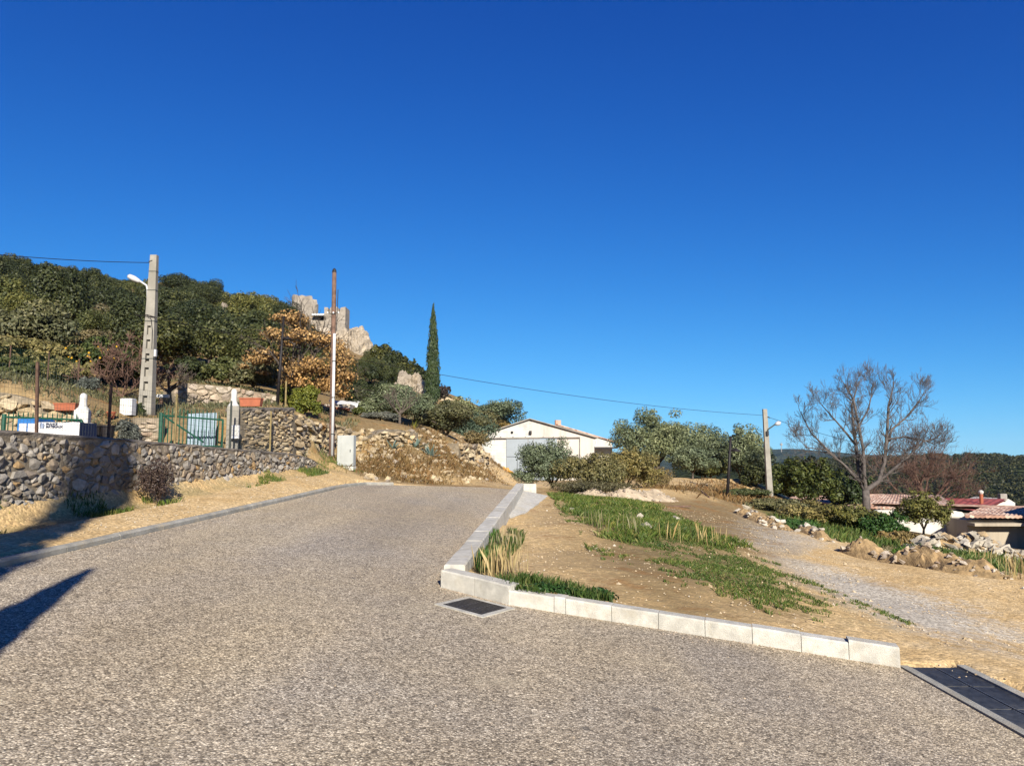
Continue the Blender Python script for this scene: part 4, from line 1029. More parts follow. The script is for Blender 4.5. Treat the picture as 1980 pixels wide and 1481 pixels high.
# ------------------------------------------------------------------ wire fence on the wall
wf = thing('wire_fence', 'wire mesh fence on thin posts standing on the stone wall', 'fence')
posts = [(20, 702, M_rust), (86, 700, M_rust), (232, 745, M_rust), (358, 762, M_post_y), (462, 775, M_wire), (538, 795, M_post_y)]
tops = []
for px, pt_, mt in posts:
    D = WA / ((px - 990) / F - WB); x = wall_x(D) - .18
    zt_ = at(px, pt_, D).z; zb_ = float(wtop(D)) - .04
    lean = .05 if px == 86 else 0.0
    if px > 60:
        m = MB(); m.box((0, 0, 0), (.035, .035, zt_ - zb_)); o = m.build('post', mt, wf, loc=(x + lean, D, (zt_ + zb_) / 2)); o.rotation_euler = (0, -lean, 0)
    tops.append((x, D, min(zt_, zb_ + .98), zb_))
tops = [(wall_x(6) - .18, 6, tops[0][2], 2.1)] + tops
fx = [t[0] for t in tops]; fy = [t[1] for t in tops]; ft = [t[2] for t in tops]; fb = [t[3] for t in tops]
m = MB(); yv = np.arange(6, fy[-1], .062)
for y in yv:
    x = np.interp(y, fy, fx); m.tube([(x, y, np.interp(y, fy, fb)), (x + .004, y, np.interp(y, fy, ft))], .0018, 3, False)
for k in range(10):
    t = k / 9; pl = [(np.interp(y, fy, fx), y, np.interp(y, fy, fb) * (1 - t) + np.interp(y, fy, ft) * t) for y in np.arange(6, fy[-1] + .01, .3)]
    m.tube(pl, .0019, 3, False)
m.build('wire_mesh', M_wire, wf)['kind'] = 'stuff'

# green garden netting further back on the left
gn = thing('netting_fence', 'dark green wire netting on stakes along the upper left terrace', 'fence')
m = MB(); p0 = at(-60, 742, 21.5); p1 = at(155, 745, 21.8); zz0 = H(p0.x, p0.y); zz1 = H(p1.x, p1.y)
for k in range(56):
    t = k / 55; x = p0.x + (p1.x - p0.x) * t; y = p0.y + (p1.y - p0.y) * t; z = H(x, y); m.tube([(x, y, z), (x, y, z + .85)], .003, 3, False)
for k in range(9):
    m.tube([(p0.x + (p1.x - p0.x) * t, p0.y + (p1.y - p0.y) * t, H(p0.x + (p1.x - p0.x) * t, p0.y + (p1.y - p0.y) * t) + .1 * k + .03) for t in np.linspace(0, 1, 12)], .003, 3, False)
m.build('net', M_gwire, gn)['kind'] = 'stuff'
for t in (.05, .35, .7, .98):
    x = p0.x + (p1.x - p0.x) * t; y = p0.y + (p1.y - p0.y) * t; m = MB(); m.tube([(x, y, H(x, y) - .1), (x, y, H(x, y) + .9)], .02, 6); m.build('stake', M_rust, gn)

# ------------------------------------------------------------------ gate
def gatepost(px, D, pt_, cap_py, w, label, mat_p):
    p = at(px, pt_, D); z0 = H(p.x, D) - .05; zc_ = at(px, cap_py, D).z; zt_ = p.z
    t = thing('gatepost', label, 'gatepost', (p.x, D, z0))
    m = MB(); m.box((0, 0, (zc_ - z0) / 2), (w, w, zc_ - z0), .3, 1.0, .012); m.build('pillar', mat_p, t)
    h = zt_ - zc_; m = MB()
    m.lathe([(w * .5, 0), (w * .47, h * .07), (w * .34, h * .16), (w * .27, h * .3), (w * .25, h * .55), (w * .265, h * .72), (w * .25, h * .86), (w * .17, h * .96), (.01, h)], (0, 0, zc_ - z0), 16)
    m.build('finial', M_white, t, smooth=True)
    return t
gatepost(162, 15.6, 760, 793, .27, 'white gatepost with bottle-shaped finial left of the driveway opening', M_white)
gpR = gatepost(453, 17.05, 752, 786, .26, 'grey gatepost with white rounded finial carrying a meter box', M_pole)
def gate_leaf(pa, pb, zt_a, zt_b, zp_a, zp_b, z0, n, label, brace=True, post=True):
    t = thing('gate_leaf', label, 'gate', (pa[0], pa[1], z0)); O = Vector((pa[0], pa[1], z0))
    A = Vector((pa[0], pa[1], 0)); Bv = Vector((pb[0], pb[1], 0)); d = Bv - A
    def q(f_, z): v = A + d * f_; return Vector((v.x, v.y, z)) - O
    if post:
        m = MB(); m.tube([q(-.0, z0), q(-.0, zt_a + .06)], .045, 8); m.build('gate_post', M_green_p, t)
    m = MB(); m.tube([q(0, zt_a), q(1, zt_b)], .022, 6); m.build('top_rail', M_green_p, t)
    m = MB(); m.tube([q(0, z0 + .12), q(1, z0 + .1)], .022, 6); m.build('bottom_rail', M_green_p, t)
    m = MB(); m.tube([q(1, z0 + .05), q(1, zt_b)], .025, 6); m.build('end_stile', M_green_p, t)
    for k in range(1, n):
        f_ = k / n; zz = zp_a + (zp_b - zp_a) * f_; b_ = q(f_, z0 + .1); e = q(f_, zz)
        m = MB(); m.tube([b_ + Vector((0, -.015, 0)), e + Vector((0, -.015, -.05)), e + Vector((0, -.015, 0))], [.011, .011, .002], 5); m.build('picket', M_green_p, t)
    if brace:
        m = MB(); m.tube([q(.05, zt_a - .03) + Vector((0, .02, 0)), q(.7, z0 + .2) + Vector((0, .02, 0))], .02, 6); m.build('brace', M_green_p, t)
    return t
a, b_ = at(312, 803, 17.3), at(431, 812, 16.75)
gate_leaf((a.x, a.y), (b_.x, b_.y), a.z, b_.z, at(312, 786, 17.3).z, at(431, 794, 16.75).z, 1.95, 16, 'green picket gate leaf with diagonal brace in front of the pale blue panel')
a, b_ = at(8, 806, 15.3), at(158, 812, 15.4)
gate_leaf((a.x, a.y), (b_.x, b_.y), a.z, b_.z, at(8, 795, 15.3).z, at(158, 799, 15.4).z, 1.98, 16, 'green picket gate leaf swung open at the left behind the printed bags', brace=False)
# pale blue corrugated panel
p = at(362, 800, 18.0); p2 = at(419, 800, 17.6); t = thing('corrugated_panel', 'pale blue corrugated sheet standing behind the green gate', 'panel', (p.x, p.y, 1.98))
V, Fc = [], []; N = 66
for i in range(N + 1):
    f_ = i / N; o_ = .018 * math.sin(f_ * 11 * 2 * math.pi); x = (p2.x - p.x) * f_; y = (p2.y - p.y) * f_ + o_
    for z, dy in ((-.05, 0), (p.z - 1.98, 0), (p.z - 1.98, .012), (-.05, .012)): V.append((x, y + dy, z))
for i in range(N): Fc += [(i * 4 + k_, (i + 1) * 4 + k_, (i + 1) * 4 + (k_ + 1) % 4, i * 4 + (k_ + 1) % 4) for k_ in range(4)]
mesh_obj('sheet', V, Fc, M_lblue, t)
for z in (.2, .75):
    m = MB(); m.box(((p2.x - p.x) / 2, (p2.y - p.y) / 2 + .045, z), (.66, .03, .05), math.atan2(p2.y - p.y, p2.x - p.x)); m.build('batten', M_wood, t)
# meter box
p = at(455, 835, 16.85); t = thing('meter_box', 'small white meter box fixed to the right gatepost', 'meter box', p)
m = MB(); m.box((0, 0, 0), (.18, .1, .3), .1, 1, .012); m.build('case', M_wplast, t); m = MB(); m.box((.005, -.053, .02), (.14, .012, .2), .1, 1, .004); m.build('lid', M_white, t); m = MB(); m.box((0, -.005, -.165), (.1, .06, .03), .1); m.build('bracket', M_black, t)
# planters
def planter(px0, px1, py0, py1, D, label, zfix=None):
    a, b_ = at(px0, py1, D), at(px1, py0, D); w = b_.x - a.x; h = b_.z - a.z
    t = thing('planter', label, 'planter', ((a.x + b_.x) / 2, D, a.z)); d_ = .2
    m = MB()
    o2 = [(-w / 2, -d_ / 2), (w / 2, -d_ / 2), (w / 2, d_ / 2), (-w / 2, d_ / 2)]; k_ = .9
    V = [(x * k_, y * k_, 0) for x, y in o2] + [(x, y, h) for x, y in o2] + [(x * .93, y * .85, h) for x, y in o2] + [(x * .9, y * .8, h - .05) for x, y in o2]
    Fc = [(3, 2, 1, 0)] + [(r * 4 + i, r * 4 + (i + 1) % 4, r * 4 + 4 + (i + 1) % 4, r * 4 + 4 + i) for r in range(3) for i in range(4)]
    m.add(V, Fc); m.build('trough', M_terra, t)
    m = MB(); m.box((0, 0, h - .045), (w * .9, d_ * .8, .02)); m.build('soil', M_mortar, t)
    m = MB()
    for (cx, cy, sx, sy) in ((0, -d_ / 2 - .003, w * 1.03, .018), (0, d_ / 2 + .003, w * 1.03, .018)): m.box((cx, cy, h - .012), (sx, sy, .03))
    m.build('rim', M_terra, t)
    return t
planter(465, 507, 770, 786, 18.0, 'terracotta planter box on the dry-stone wall right of the gatepost')
planter(108, 151, 780, 794, 16.75, 'terracotta planter box on the terrace left of the white gatepost')
p = at(215, 797, 18.6); zz = H(p.x, p.y)
t = thing('flower_pot', 'small terracotta pot lying low behind the fence', 'flower pot', (p.x, p.y, zz)); m = MB(); m.lathe([(.07, 0), (.1, .13), (.115, .13), (.115, .17), (.1, .17)], (0, 0, 0), 12); m.build('pot', M_terra, t)
# white cabinet
p = at(247, 798, 19.3); zz = H(p.x, p.y); t = thing('white_cabinet', 'white slatted cabinet standing left of the concrete pole', 'cabinet', (p.x, p.y, zz))
hh = at(247, 771, 19.3).z - zz; m = MB(); m.box((0, 0, hh / 2), (.31, .25, hh), 0, 1, .012); m.build('case', M_wplast, t)
for k in range(5): m = MB(); m.box((-.11 + k * .055, -.129, hh * .5), (.03, .012, hh * .8)); m.build('slat', M_white, t)
p = at(315, 766, 23.6); t = thing('white_trough', 'white plank-like trough at the foot of the small dark leafless tree', 'trough', (p.x, p.y, H(p.x, p.y)))
hz_ = p.z - H(p.x, p.y); m = MB(); m.box((0, 0, max(.1, hz_)), (.36, .18, .1), .15, 1, .01); m.build('trough_body', M_wplast, t); m = MB(); m.box((0, 0, max(.05, hz_) / 2 - .02), (.2, .12, max(.1, hz_))); m.build('stand', M_rust, t)

# printed bags behind the wall
def text_mesh(s_, size, mat, parent, loc, rot):
    c = bpy.data.curves.new('lettering', 'FONT'); c.body = s_; c.size = size; c.extrude = .001; c.resolution_u = 2; c.offset = size * .035
    o = bpy.data.objects.new('lettering', c); COL.objects.link(o)
    dg = bpy.context.evaluated_depsgraph_get(); me = bpy.data.meshes.new_from_object(o.evaluated_get(dg))
    bpy.data.objects.remove(o); me.materials.clear(); me.materials.append(mat)
    q = bpy.data.objects.new('lettering', me); COL.objects.link(q); q.parent = parent; q.location = loc; q.rotation_euler = rot
    return q
def bag(px0, px1, py_top, D, dep, label, mat, z0=1.98, side=None):
    a, b_ = at(px0, py_top, D), at(px1, py_top, D); w = b_.x - a.x; h = a.z - z0
    t = thing('printed_bag', label, 'bag', ((a.x + b_.x) / 2, D, z0)); m = MB()
    n = 10; V, Fc = [], []
    import bmesh
    bm = bmesh.new(); bmesh.ops.create_cube(bm, size=1.0)
    bmesh.ops.subdivide_edges(bm, edges=bm.edges[:], cuts=5, use_grid_fill=True)
    for v in bm.verts:
        c_ = v.co; x, y, z = c_.x, c_.y, c_.z
        bul = .03 * (1 - (2 * z) ** 2)
        if abs(y) < .5: pass
        v.co = Vector((x * w, y * dep + (bul if y > .4 else 0) , (z + .5) * h + (.02 * noise.noise((x * 4, y * 4, 1)) if z > .4 else 0)))
    me = bpy.data.meshes.new('sack'); bm.to_mesh(me); bm.free(); me.materials.append(mat)
    if side: me.materials.append(side)
    for pl in me.polygons:
        if side and pl.normal.x > .9: pl.material_index = 1
    o = bpy.data.objects.new('sack', me); COL.objects.link(o); o.parent = t
    return t, w, h
t, w, h = bag(92, 171, 818, 13.6, .55, 'white bag printed with dark blue lettering behind the stone wall', M_wplast, side=M_navy)
text_mesh('FRANCE', .055, M_navy, t, (-w / 2 + .15, -.285, h - .05), (R(90), 0, 0)); text_mesh('MATERIAUX', .055, M_navy, t, (-w / 2 + .15, -.285, h - .098), (R(90), 0, 0))
m = MB()
for k in range(5):
    zz = h - .02 - k * .02; hw = math.sqrt(max(0, 1 - ((k - 2) / 2.7) ** 2)) * .045
    m.tube([(-w / 2 + .08 - hw, -.283, zz), (-w / 2 + .08 - hw * .3, -.284, zz + .012), (-w / 2 + .08 + hw * .3, -.284, zz - .012), (-w / 2 + .08 + hw, -.283, zz)], .004, 4)
m.build('logo', M_blue, t)
t, w, h = bag(52, 90, 811, 13.7, .5, 'blue and white printed bag at the left of the lettered white bag', M_blue)
for k in range(2):
    m = MB(); m.box((-w / 2 + w * (.28 + .44 * k), -.256, h * .5), (w * .36, .006, h * .66)); m.build('printed_label', M_wplast, t)
# black buckets beside the bags
for px, lab in ((184, 'black plastic tub next to the lettered white bag'), (208, 'black plastic tub right of the other black tub')):
    p = at(px, 838, 14.3); t = thing('plastic_tub', lab, 'tub', (p.x, p.y, 1.97)); hh = at(px, 822, 14.3).z - 1.97
    m = MB(); m.lathe([(.09, 0), (.12, hh * .9), (.135, hh * .92), (.135, hh), (.115, hh), (.1, hh - .06)], (0, 0, 0), 14); m.build('bucket', M_black, t)

# ------------------------------------------------------------------ poles
def concrete_ladder_pole():
    D = 21.0; pb = at(283, 803, D); z0 = H(pb.x, D) - .1; top = at(298, 494, D); hgt = top.z - z0
    t = thing('concrete_pole', 'tall tapering ladder-like concrete pole with a street lamp', 'utility pole', (pb.x, D, z0))
    zl = at(0, 622, D).z - z0        # recesses up to here
    def wd(z): return .39 + (.185 - .39) * (z / hgt)
    def dp(z): return .26 + (.14 - .26) * (z / hgt)
    def seg(nm, z0_, z1_, xo0, xo1, y0, y1, parent=t):
        V = []
        for z in (z0_, z1_):
            w = wd(z); d_ = dp(z)
            for x, y in ((xo0, y0), (xo1, y0), (xo1, y1), (xo0, y1)): V.append((x * w / 2, y * d_ / 2, z))
        return mesh_obj(nm, V, [(3, 2, 1, 0), (4, 5, 6, 7), (0, 1, 5, 4), (1, 2, 6, 5), (2, 3, 7, 6), (3, 0, 4, 7)], M_pole, parent)
    ry = -.05
    seg('shaft', zl + .001, hgt, -1, 1, -1, 1)
    seg('flange', 0, zl, -1, -.42, -1, 1); seg('flange', 0, zl, .34, 1, -1, 1); seg('web', 0, zl, -.43, .35, -.1, .6)
    nz_ = 11
    for k in range(nz_):
        zc_ = zl - .06 - k * .4
        if zc_ < .1: break
        seg('rung', zc_ - .07, zc_ + .07, -.43, .35, -.92, -.09)
    for z in (zl * 1.0 + .0, zl + .9, zl + 1.45, zl * .62):
        m = MB(); w, d_ = wd(z) + .012, dp(z) + .012; m.box((0, 0, z), (w, d_, .02)); m.build('band', M_wire, t)
    # lamp to the left
    def q(px, py, dy=-.05): v = at(px, py, D); return Vector((v.x - pb.x, dy, v.z - z0))
    m = MB(); m.tube([q(287, 580), q(287, 562), q(285, 553), q(270, 543)], .028, 8); m.build('lamp_arm', M_lampw, t)
    a, b_ = q(273, 546), q(249, 534); m = MB(); m.tube([a, a.lerp(b_, .12), a.lerp(b_, .5), a.lerp(b_, .9), b_], [.03, .06, .085, .075, .03], 10); m.build('lamp_head', M_lampw, t, smooth=True)
    m = MB(); m.tube([q(262, 609, .0), q(275, 612, -.1), q(290, 611, -.16), q(307, 616, -.1)], .013, 5); m.build('cross_arm', M_black, t)
    m = MB(); m.box(q(300, 683, -.02), (.09, .1, .2), 0, 1, .01); m.build('junction_box', M_wplast, t)
    m = MB(); m.tube([q(290, 612, -.17), q(297, 617, -.16), q(299, 640, -.14), q(298, 676, -.14)], .008, 5); m.build('cable', M_black, t)
    m = MB(); m.tube([q(297, 505), q(290, 508)], .03, 6); m.build('insulator', M_black, t)
    return Vector(top), at(307, 616, D), at(290, 508, D)
ptop, pw1, pw0 = concrete_ladder_pole()

# wooden pole with white conduit
D = 23.0; pb = at(641, 893, D); z0 = H(pb.x, D) - .15
wp = thing('wooden_pole', 'weathered wooden telephone pole with a white conduit beside the grey cabinet', 'utility pole', (pb.x, D, z0))
def qw(px, py, dy=0.0): v = at(px, py, D); return Vector((v.x - pb.x, dy, v.z - z0))
m = MB(); N = 9
top_ = qw(646.5, 526); m.tube([Vector((0, 0, 0)).lerp(top_, k / N) + Vector((.008 * noise.noise((k, 1, 0)), 0, 0)) for k in range(N + 1)], [.088 - .022 * k / N for k in range(N + 1)], 10); m.build('shaft', M_wood, wp, smooth=True)
m = MB(); m.tube([qw(646.3, 527), qw(646.5, 522), qw(646.5, 519)], [.075, .06, .02], 8); m.build('cap', M_black, wp)
cx0, cx1 = qw(643.5, 882, -.1), qw(648, 646, -.085); m = MB(); m.tube([cx0, cx1], .043, 8); m.build('conduit', M_wplast, wp, smooth=True)
for py in (700, 770, 840):
    c_ = cx0.lerp(cx1, (882 - py) / (882 - 646)); m = MB(); m.lathe([(.05, -.015), (.05, .015)], (c_.x, c_.y, c_.z), 8); m.build('clamp', M_wire, wp)
m = MB(); m.tube([qw(634, 607, -.09), qw(646, 608, -.09), qw(657, 604, -.09)], .012, 5); m.build('cross_arm', M_wire, wp)
for px in (635, 646, 656):
    c_ = qw(px, 606, -.1); m = MB(); m.lathe([(.02, -.03), (.032, 0), (.02, .03)], (c_.x, c_.y, c_.z), 8); m.build('insulator', M_wplast, wp)
m = MB(); m.tube([Vector((.05, .0, qw(0, 640).z)), Vector((.07, 0, qw(0, 560).z))], .012, 5); m.build('cable', M_black, wp)

# grey electricity cabinet
D = 22.0; a = at(653, 905, D); b_ = at(687, 842, D); z0 = H((a.x + b_.x) / 2, D) - .05
t = thing('electricity_cabinet', 'pale grey electricity cabinet on the verge right of the wooden pole', 'cabinet', ((a.x + b_.x) / 2, D, z0), -.12)
w = b_.x - a.x; h = b_.z - z0
m = MB(); m.box((0, 0, h / 2 + .06), (w, .24, h - .12), 0, 1, .012); m.build('case', M_cab, t)
m = MB(); m.box((.06, -.126, h / 2 + .06), (w * .7, .012, h * .82), 0, 1, .003); d_ = m.build('door', M_cab, t)
m = MB(); m.box((w * .32, -.138, h * .55), (.02, .015, .07)); m.build('handle', M_wire, d_)
m = MB(); m.box((-w * .37, -.124, h / 2 + .06), (w * .2, .01, h * .82)); m.build('side_panel', M_cab, t)
m = MB(); m.box((0, 0, .04), (w * 1.06, .3, .12), 0, 1, .01); m.build('plinth', M_conc, t)

# dark old lamp posts
def dark_post(px0, py0, px1, py1, D, lx, ly, label):
    pb = at(px0, py0, D); z0 = H(pb.x, D) - .1; t = thing('lamp_post', label, 'lamp post', (pb.x, D, z0))
    def q(px, py, dy=0.0): v = at(px, py, D); return Vector((v.x - pb.x, dy, v.z - z0))
    tp = q(px1, py1); m = MB(); m.tube([Vector((0, 0, 0)), tp * .5, tp], [.06 * D / 24, .05 * D / 24, .035 * D / 24], 8); m.build('post_shaft', M_black, t, smooth=True)
    l0, l1 = q(lx, ly), tp * .72; m = MB(); m.tube([tp * .77, (tp * .77).lerp(l0, .5) + Vector((0, 0, .06)), l0], .018 * D / 24, 6); m.build('lamp_arm', M_black, t)
    s_ = D / 24; m = MB(); m.lathe([(.03 * s_, .09 * s_), (.05 * s_, .05 * s_), (.16 * s_, -.005 * s_), (.17 * s_, -.03 * s_), (.06 * s_, -.035 * s_)], tuple(l0), 12); m.build('lamp_shade', M_black, t, smooth=True)
    return t
dark_post(535, 790, 549, 612, 25.0, 556, 655, 'slender dark lamp post with disc lamp in front of the dead-leaved oak')
dark_post(1406, 968, 1413, 843, 32.0, 1423, 871, 'slender dark lamp post in front of the olive trees on the right')
p = at(552, 783, 24.5); t = thing('wooden_stake', 'yellowish wooden stake beside the dark lamp post', 'stake', (p.x, p.y, H(p.x, p.y) - .1)); m = MB(); m.tube([(0, 0, 0), (0, 0, at(552, 737, 24.5).z - H(p.x, p.y) + .1)], .03, 7); m.build('stake_pole', M_post_y, t)

# right concrete lamp post
D = 38.0; pb = at(1490, 981, D); z0 = H(pb.x, D) - .2
rl = thing('street_lamp', 'tapering concrete lamp post standing by the gravel track on the right', 'street lamp', (pb.x, D, z0))
def qr(px, py, dy=0.0): v = at(px, py, D); return Vector((v.x - pb.x, dy, v.z - z0))
tp = qr(1478.5, 791); V = []
for f_, w in ((0, .3), (1, .2)):
    c_ = tp * f_
    for x, y in ((-.5, -.4), (.5, -.4), (.5, .4), (-.5, .4)): V.append((c_.x + x * w, y * w, c_.z))
mesh_obj('shaft', V, [(3, 2, 1, 0), (4, 5, 6, 7), (0, 1, 5, 4), (1, 2, 6, 5), (2, 3, 7, 6), (3, 0, 4, 7)], M_pole, rl)
m = MB(); m.tube([qr(1482, 838, -.12), qr(1484, 830, -.12), qr(1498, 820, -.12)], .035, 7); m.build('lamp_arm', M_wire, rl)
a, b_ = qr(1497, 821, -.12), qr(1508, 817, -.12); m = MB(); m.tube([a, a.lerp(b_, .25), a.lerp(b_, .7), b_], [.04, .1, .12, .04], 10); m.build('lamp_head', M_lampw, rl, smooth=True)
m = MB(); m.box(tuple(qr(1482, 838, -.14)), (.12, .1, .22)); m.build('fuse_box', M_black, rl)
m = MB(); m.tube([qr(1483, 806, -.1), qr(1487, 808, -.1)], .03, 6); m.build('insulator', M_wire, rl)

# overhead wires
def wire(name, a, b_, sag, r, label):
    a, b_ = Vector(a), Vector(b_); N = 40
    m = MB(); m.tube([a.lerp(b_, k / N) - Vector((0, 0, sag * 4 * (k / N) * (1 - k / N))) for k in range(N + 1)], r, 4, False)
    return tag(m.build(name, M_black), label, 'wire')
wire('overhead_wire', pw1, at(1477, 803, 38), .45, .008, 'overhead wire running from the ladder-like pole to the right lamp post')
wire('overhead_wire', at(-260, 462, 16), pw0, .12, .009, 'overhead wire coming in from the left to the ladder-like pole')
wire('overhead_wire', at(1484, 806, 38), at(1950, 900, 46), .5, .01, 'overhead wire leaving the right lamp post towards the bare tree')

# ------------------------------------------------------------------ crow of details: little shed, tarpaulin, garden wall
p = at(645, 806, 31); t = thing('garden_shed', 'little stone shed with a tiled lean-to roof behind the wooden pole', 'shed', (at(634, 806, 31).x, 31, H(at(634, 806, 31).x, 31)))
z_ = t.location.z; hh = at(0, 789, 31).z - z_
m = MB(); m.box((.35, .6, hh / 2), (1.1, 1.0, max(.3, hh))); m.build('wall', M_pale, t)
m = MB(); m.box((0, 0, 0), (1.4, 1.3, .07)); o = m.build('roof', M_terra, t, loc=(.2, .55, hh + .08)); o.rotation_euler = (.12, .1, 0)
t = thing('tarpaulin', 'white and navy tarpaulin sheet showing behind the wooden pole', 'tarpaulin', (at(655, 785, 35).x, 35, H(at(655, 785, 35).x, 35)))
z_ = t.location.z; V, Fc = [], []; n = 12
x0, x1 = at(628, 785, 35).x - t.location.x, at(690, 785, 35).x - t.location.x; zt_ = at(0, 771, 35).z - z_
for j in range(7):
    for i in range(n + 1):
        f_ = i / n; g_ = j / 6; V.append((x0 + (x1 - x0) * f_, .9 * g_ + .08 * noise.noise((i * .7, j, 2)), -.1 + (zt_ - .1 * f_ + .12) * g_ ** .6 + .06 * noise.noise((i * .5, j * .5, 4))))
for j in range(6):
    for i in range(n): Fc.append((j * (n + 1) + i, j * (n + 1) + i + 1, (j + 1) * (n + 1) + i + 1, (j + 1) * (n + 1) + i))
V2 = [(x, y + .02, z - .01) for x, y, z in V]; kf = len(V); Fall = Fc + [tuple(reversed([i + kf for i in f_])) for f_ in Fc]
o = mesh_obj('sheet', V + V2, Fall, [M_wplast, M_navy], t, smooth=True)
for pl in o.data.polygons:
    if pl.center.x < x0 + (x1 - x0) * .3: pl.material_index = 1
t = thing('boundary_wall', 'cream rendered wall on the ridge right of the cypress', 'wall', (at(862, 775, 66).x, 66, H(at(862, 775, 66).x, 66)))
m = MB(); z_ = t.location.z; V = []
for px, py in ((845, 760), (884, 775)):
    q = at(px, py, 66); V += [(q.x - t.location.x, 0, q.z - z_), (q.x - t.location.x, .3, q.z - z_), (q.x - t.location.x, .3, -1), (q.x - t.location.x, 0, -1)]
m.add(V, [(0, 4, 5, 1), (1, 5, 6, 2), (2, 6, 7, 3), (3, 7, 4, 0), (0, 1, 2, 3), (7, 6, 5, 4)]); m.build('render_wall', plain('cream_render', (.6, .47, .3), .9, .1, 1), t)

# agaves
def agave(px, py, D, s_, label, seed):
    p = gp(px, py) if D is None else at(px, py, D); z = H(p.x, p.y); t = thing('agave', label, 'plant', (p.x, p.y, z)); rg = random.Random(seed)
    for k in range(13):
        w = 2 * math.pi * k / 13 * 2.618; el = R(rg.uniform(20, 80)); L = s_ * rg.uniform(.75, 1.1); d = Vector((math.cos(w) * math.cos(el), math.sin(w) * math.cos(el), math.sin(el))); sd_ = Vector((-math.sin(w), math.cos(w), 0)); n_ = d.cross(sd_)
        V = []; 
        for f_, wd_ in ((0, .08), (.35, .11), (.75, .06), (1, .004)):
            c_ = d * L * f_ - Vector((0, 0, .12 * L * f_ * f_)); V += [c_ - sd_ * wd_ * s_, c_ + n_ * (-.02) * s_, c_ + sd_ * wd_ * s_, c_ + n_ * (-.045) * s_]
        Fc = [(r * 4 + i, r * 4 + (i + 1) % 4, r * 4 + 4 + (i + 1) % 4, r * 4 + 4 + i) for r in range(3) for i in range(4)] + [(3, 2, 1, 0), (12, 13, 14, 15)]
        mesh_obj('leaf', V, Fc, G_agave, t)
    return t
agave(805, 875, 27.5, .5, 'blue-green agave highest of the agaves on the bank', 1); agave(832, 893, 27.4, .52, 'blue-green agave lower on the bank towards the barn', 2); agave(760, 892, 25.6, .45, 'blue-green agave below the tumbled stone wall', 3)
p = at(801, 832, 30); t = thing('yucca', 'small yellow-green yucca on the bank top below the bare tree', 'plant', (p.x, p.y, H(p.x, p.y))); rg = random.Random(4)
for k in range(16):
    w = rg.uniform(0, 6.28); el = R(rg.uniform(35, 85)); d = Vector((math.cos(w) * math.cos(el), math.sin(w) * math.cos(el), math.sin(el))); sd_ = Vector((-math.sin(w), math.cos(w), 0)); L = rg.uniform(.3, .5)
    mesh_obj('leaf', [d * .02 - sd_ * .02, d * .02 + sd_ * .02, d * L, d * .02 + Vector((0, 0, -.015))], [(0, 1, 2), (1, 3, 2), (3, 0, 2)], G_lime, t)

# ------------------------------------------------------------------ castle ruin on the rock
D = 116.0; c0 = at(645, 660, D); cz = H(c0.x, D) - 2
cas = thing('castle_ruin', 'ruined stone castle with a round and a square tower on the hilltop', 'castle ruin', (c0.x, D, cz))
M_cas = mat_stone('castle_stone', [(0, (.41, .355, .285)), (.5, (.45, .39, .315))], 2.6, 1.0, (.25, .19, .13), 'LINEAR', .35)
def qc(px, py, dy=0.0): v = at(px, py, D + dy); return (v.x - c0.x, dy, v.z - cz)
# square tower with two flared notches in the parapet
def tower_sq():
    x0, x1 = qc(627, 600)[0], qc(668, 600)[0]; zt_ = qc(0, 594)[2]; zn = qc(0, 606)[2]; d_ = x1 - x0
    m = MB(); V = []
    prof = [(x0 - .1, -3), (x1 + .25, -3), (x1, zn)]
    xs_ = np.linspace(x0, x1, 30); notch = []
    front = [(x0 - .3, -4.0)] + [(x1 + .4, -4.0)] + [(x1, zn - 3)]
    for x in xs_[::-1]:
        f_ = (x - x0) / (x1 - x0); z = zt_ + .12 * noise.noise((x * 2, 0, 0))
        for c_ in (.22, .72):
            if abs(f_ - c_) < .035: z = zn
            elif abs(f_ - c_) < .075: z = (zn + zt_) / 2 + .4
        front.append((x, z))
    front.append((x0, zn - 3)); n = len(front)
    V = [(x, 0, z) for x, z in front] + [(x, d_ * .9, z) for x, z in front]
    Fc = [tuple(range(n)), tuple(range(2 * n - 1, n - 1, -1))] + [(i, n + i, n + (i + 1) % n, (i + 1) % n) for i in range(n)]
    mesh_obj('square_tower', V, Fc, M_cas, cas)
tower_sq()
def tower_round():
    cx = qc(590, 590, 6)[0]; r = qc(615, 590, 6)[0] - cx; N = 40; V, Fc = [], []
    zt_ = qc(0, 576, 6)[2]
    for i in range(N):
        w = 2 * math.pi * i / N; rr = r * (1 + .03 * noise.noise((math.cos(w) * 3, math.sin(w) * 3, 1)))
        drop = .5 * noise.noise((math.cos(w) * 2, math.sin(w) * 2, 5)) - (1.1 if math.cos(w) > .8 else 0)
        for r_, z in ((rr * 1.05, -4), (rr, zt_ * .5), (rr, zt_ + drop), (rr * .7, zt_ + drop), (rr * .7, 0)): V.append((cx + math.cos(w) * r_, 6 + math.sin(w) * r_, z))
    for i in range(N):
        j = (i + 1) % N
        for k in range(4): Fc.append((i * 5 + k, j * 5 + k, j * 5 + k + 1, i * 5 + k + 1))
    mesh_obj('round_tower', V, Fc, M_cas, cas)
tower_round()
a, b_ = qc(600, 612, 2), qc(632, 612, 2); m = MB()
m.add([(a[0], 2, a[2]), (b_[0], 2, b_[2] - .1), (b_[0], 2, -4), (a[0], 2, -4), (a[0], 3.2, a[2]), (b_[0], 3.2, b_[2] - .1), (b_[0], 3.2, -4), (a[0], 3.2, -4)], [(3, 2, 1, 0), (4, 5, 6, 7), (0, 1, 5, 4), (1, 2, 6, 5), (3, 0, 4, 7), (2, 3, 7, 6)]); m.build('curtain_wall', M_cas, cas)
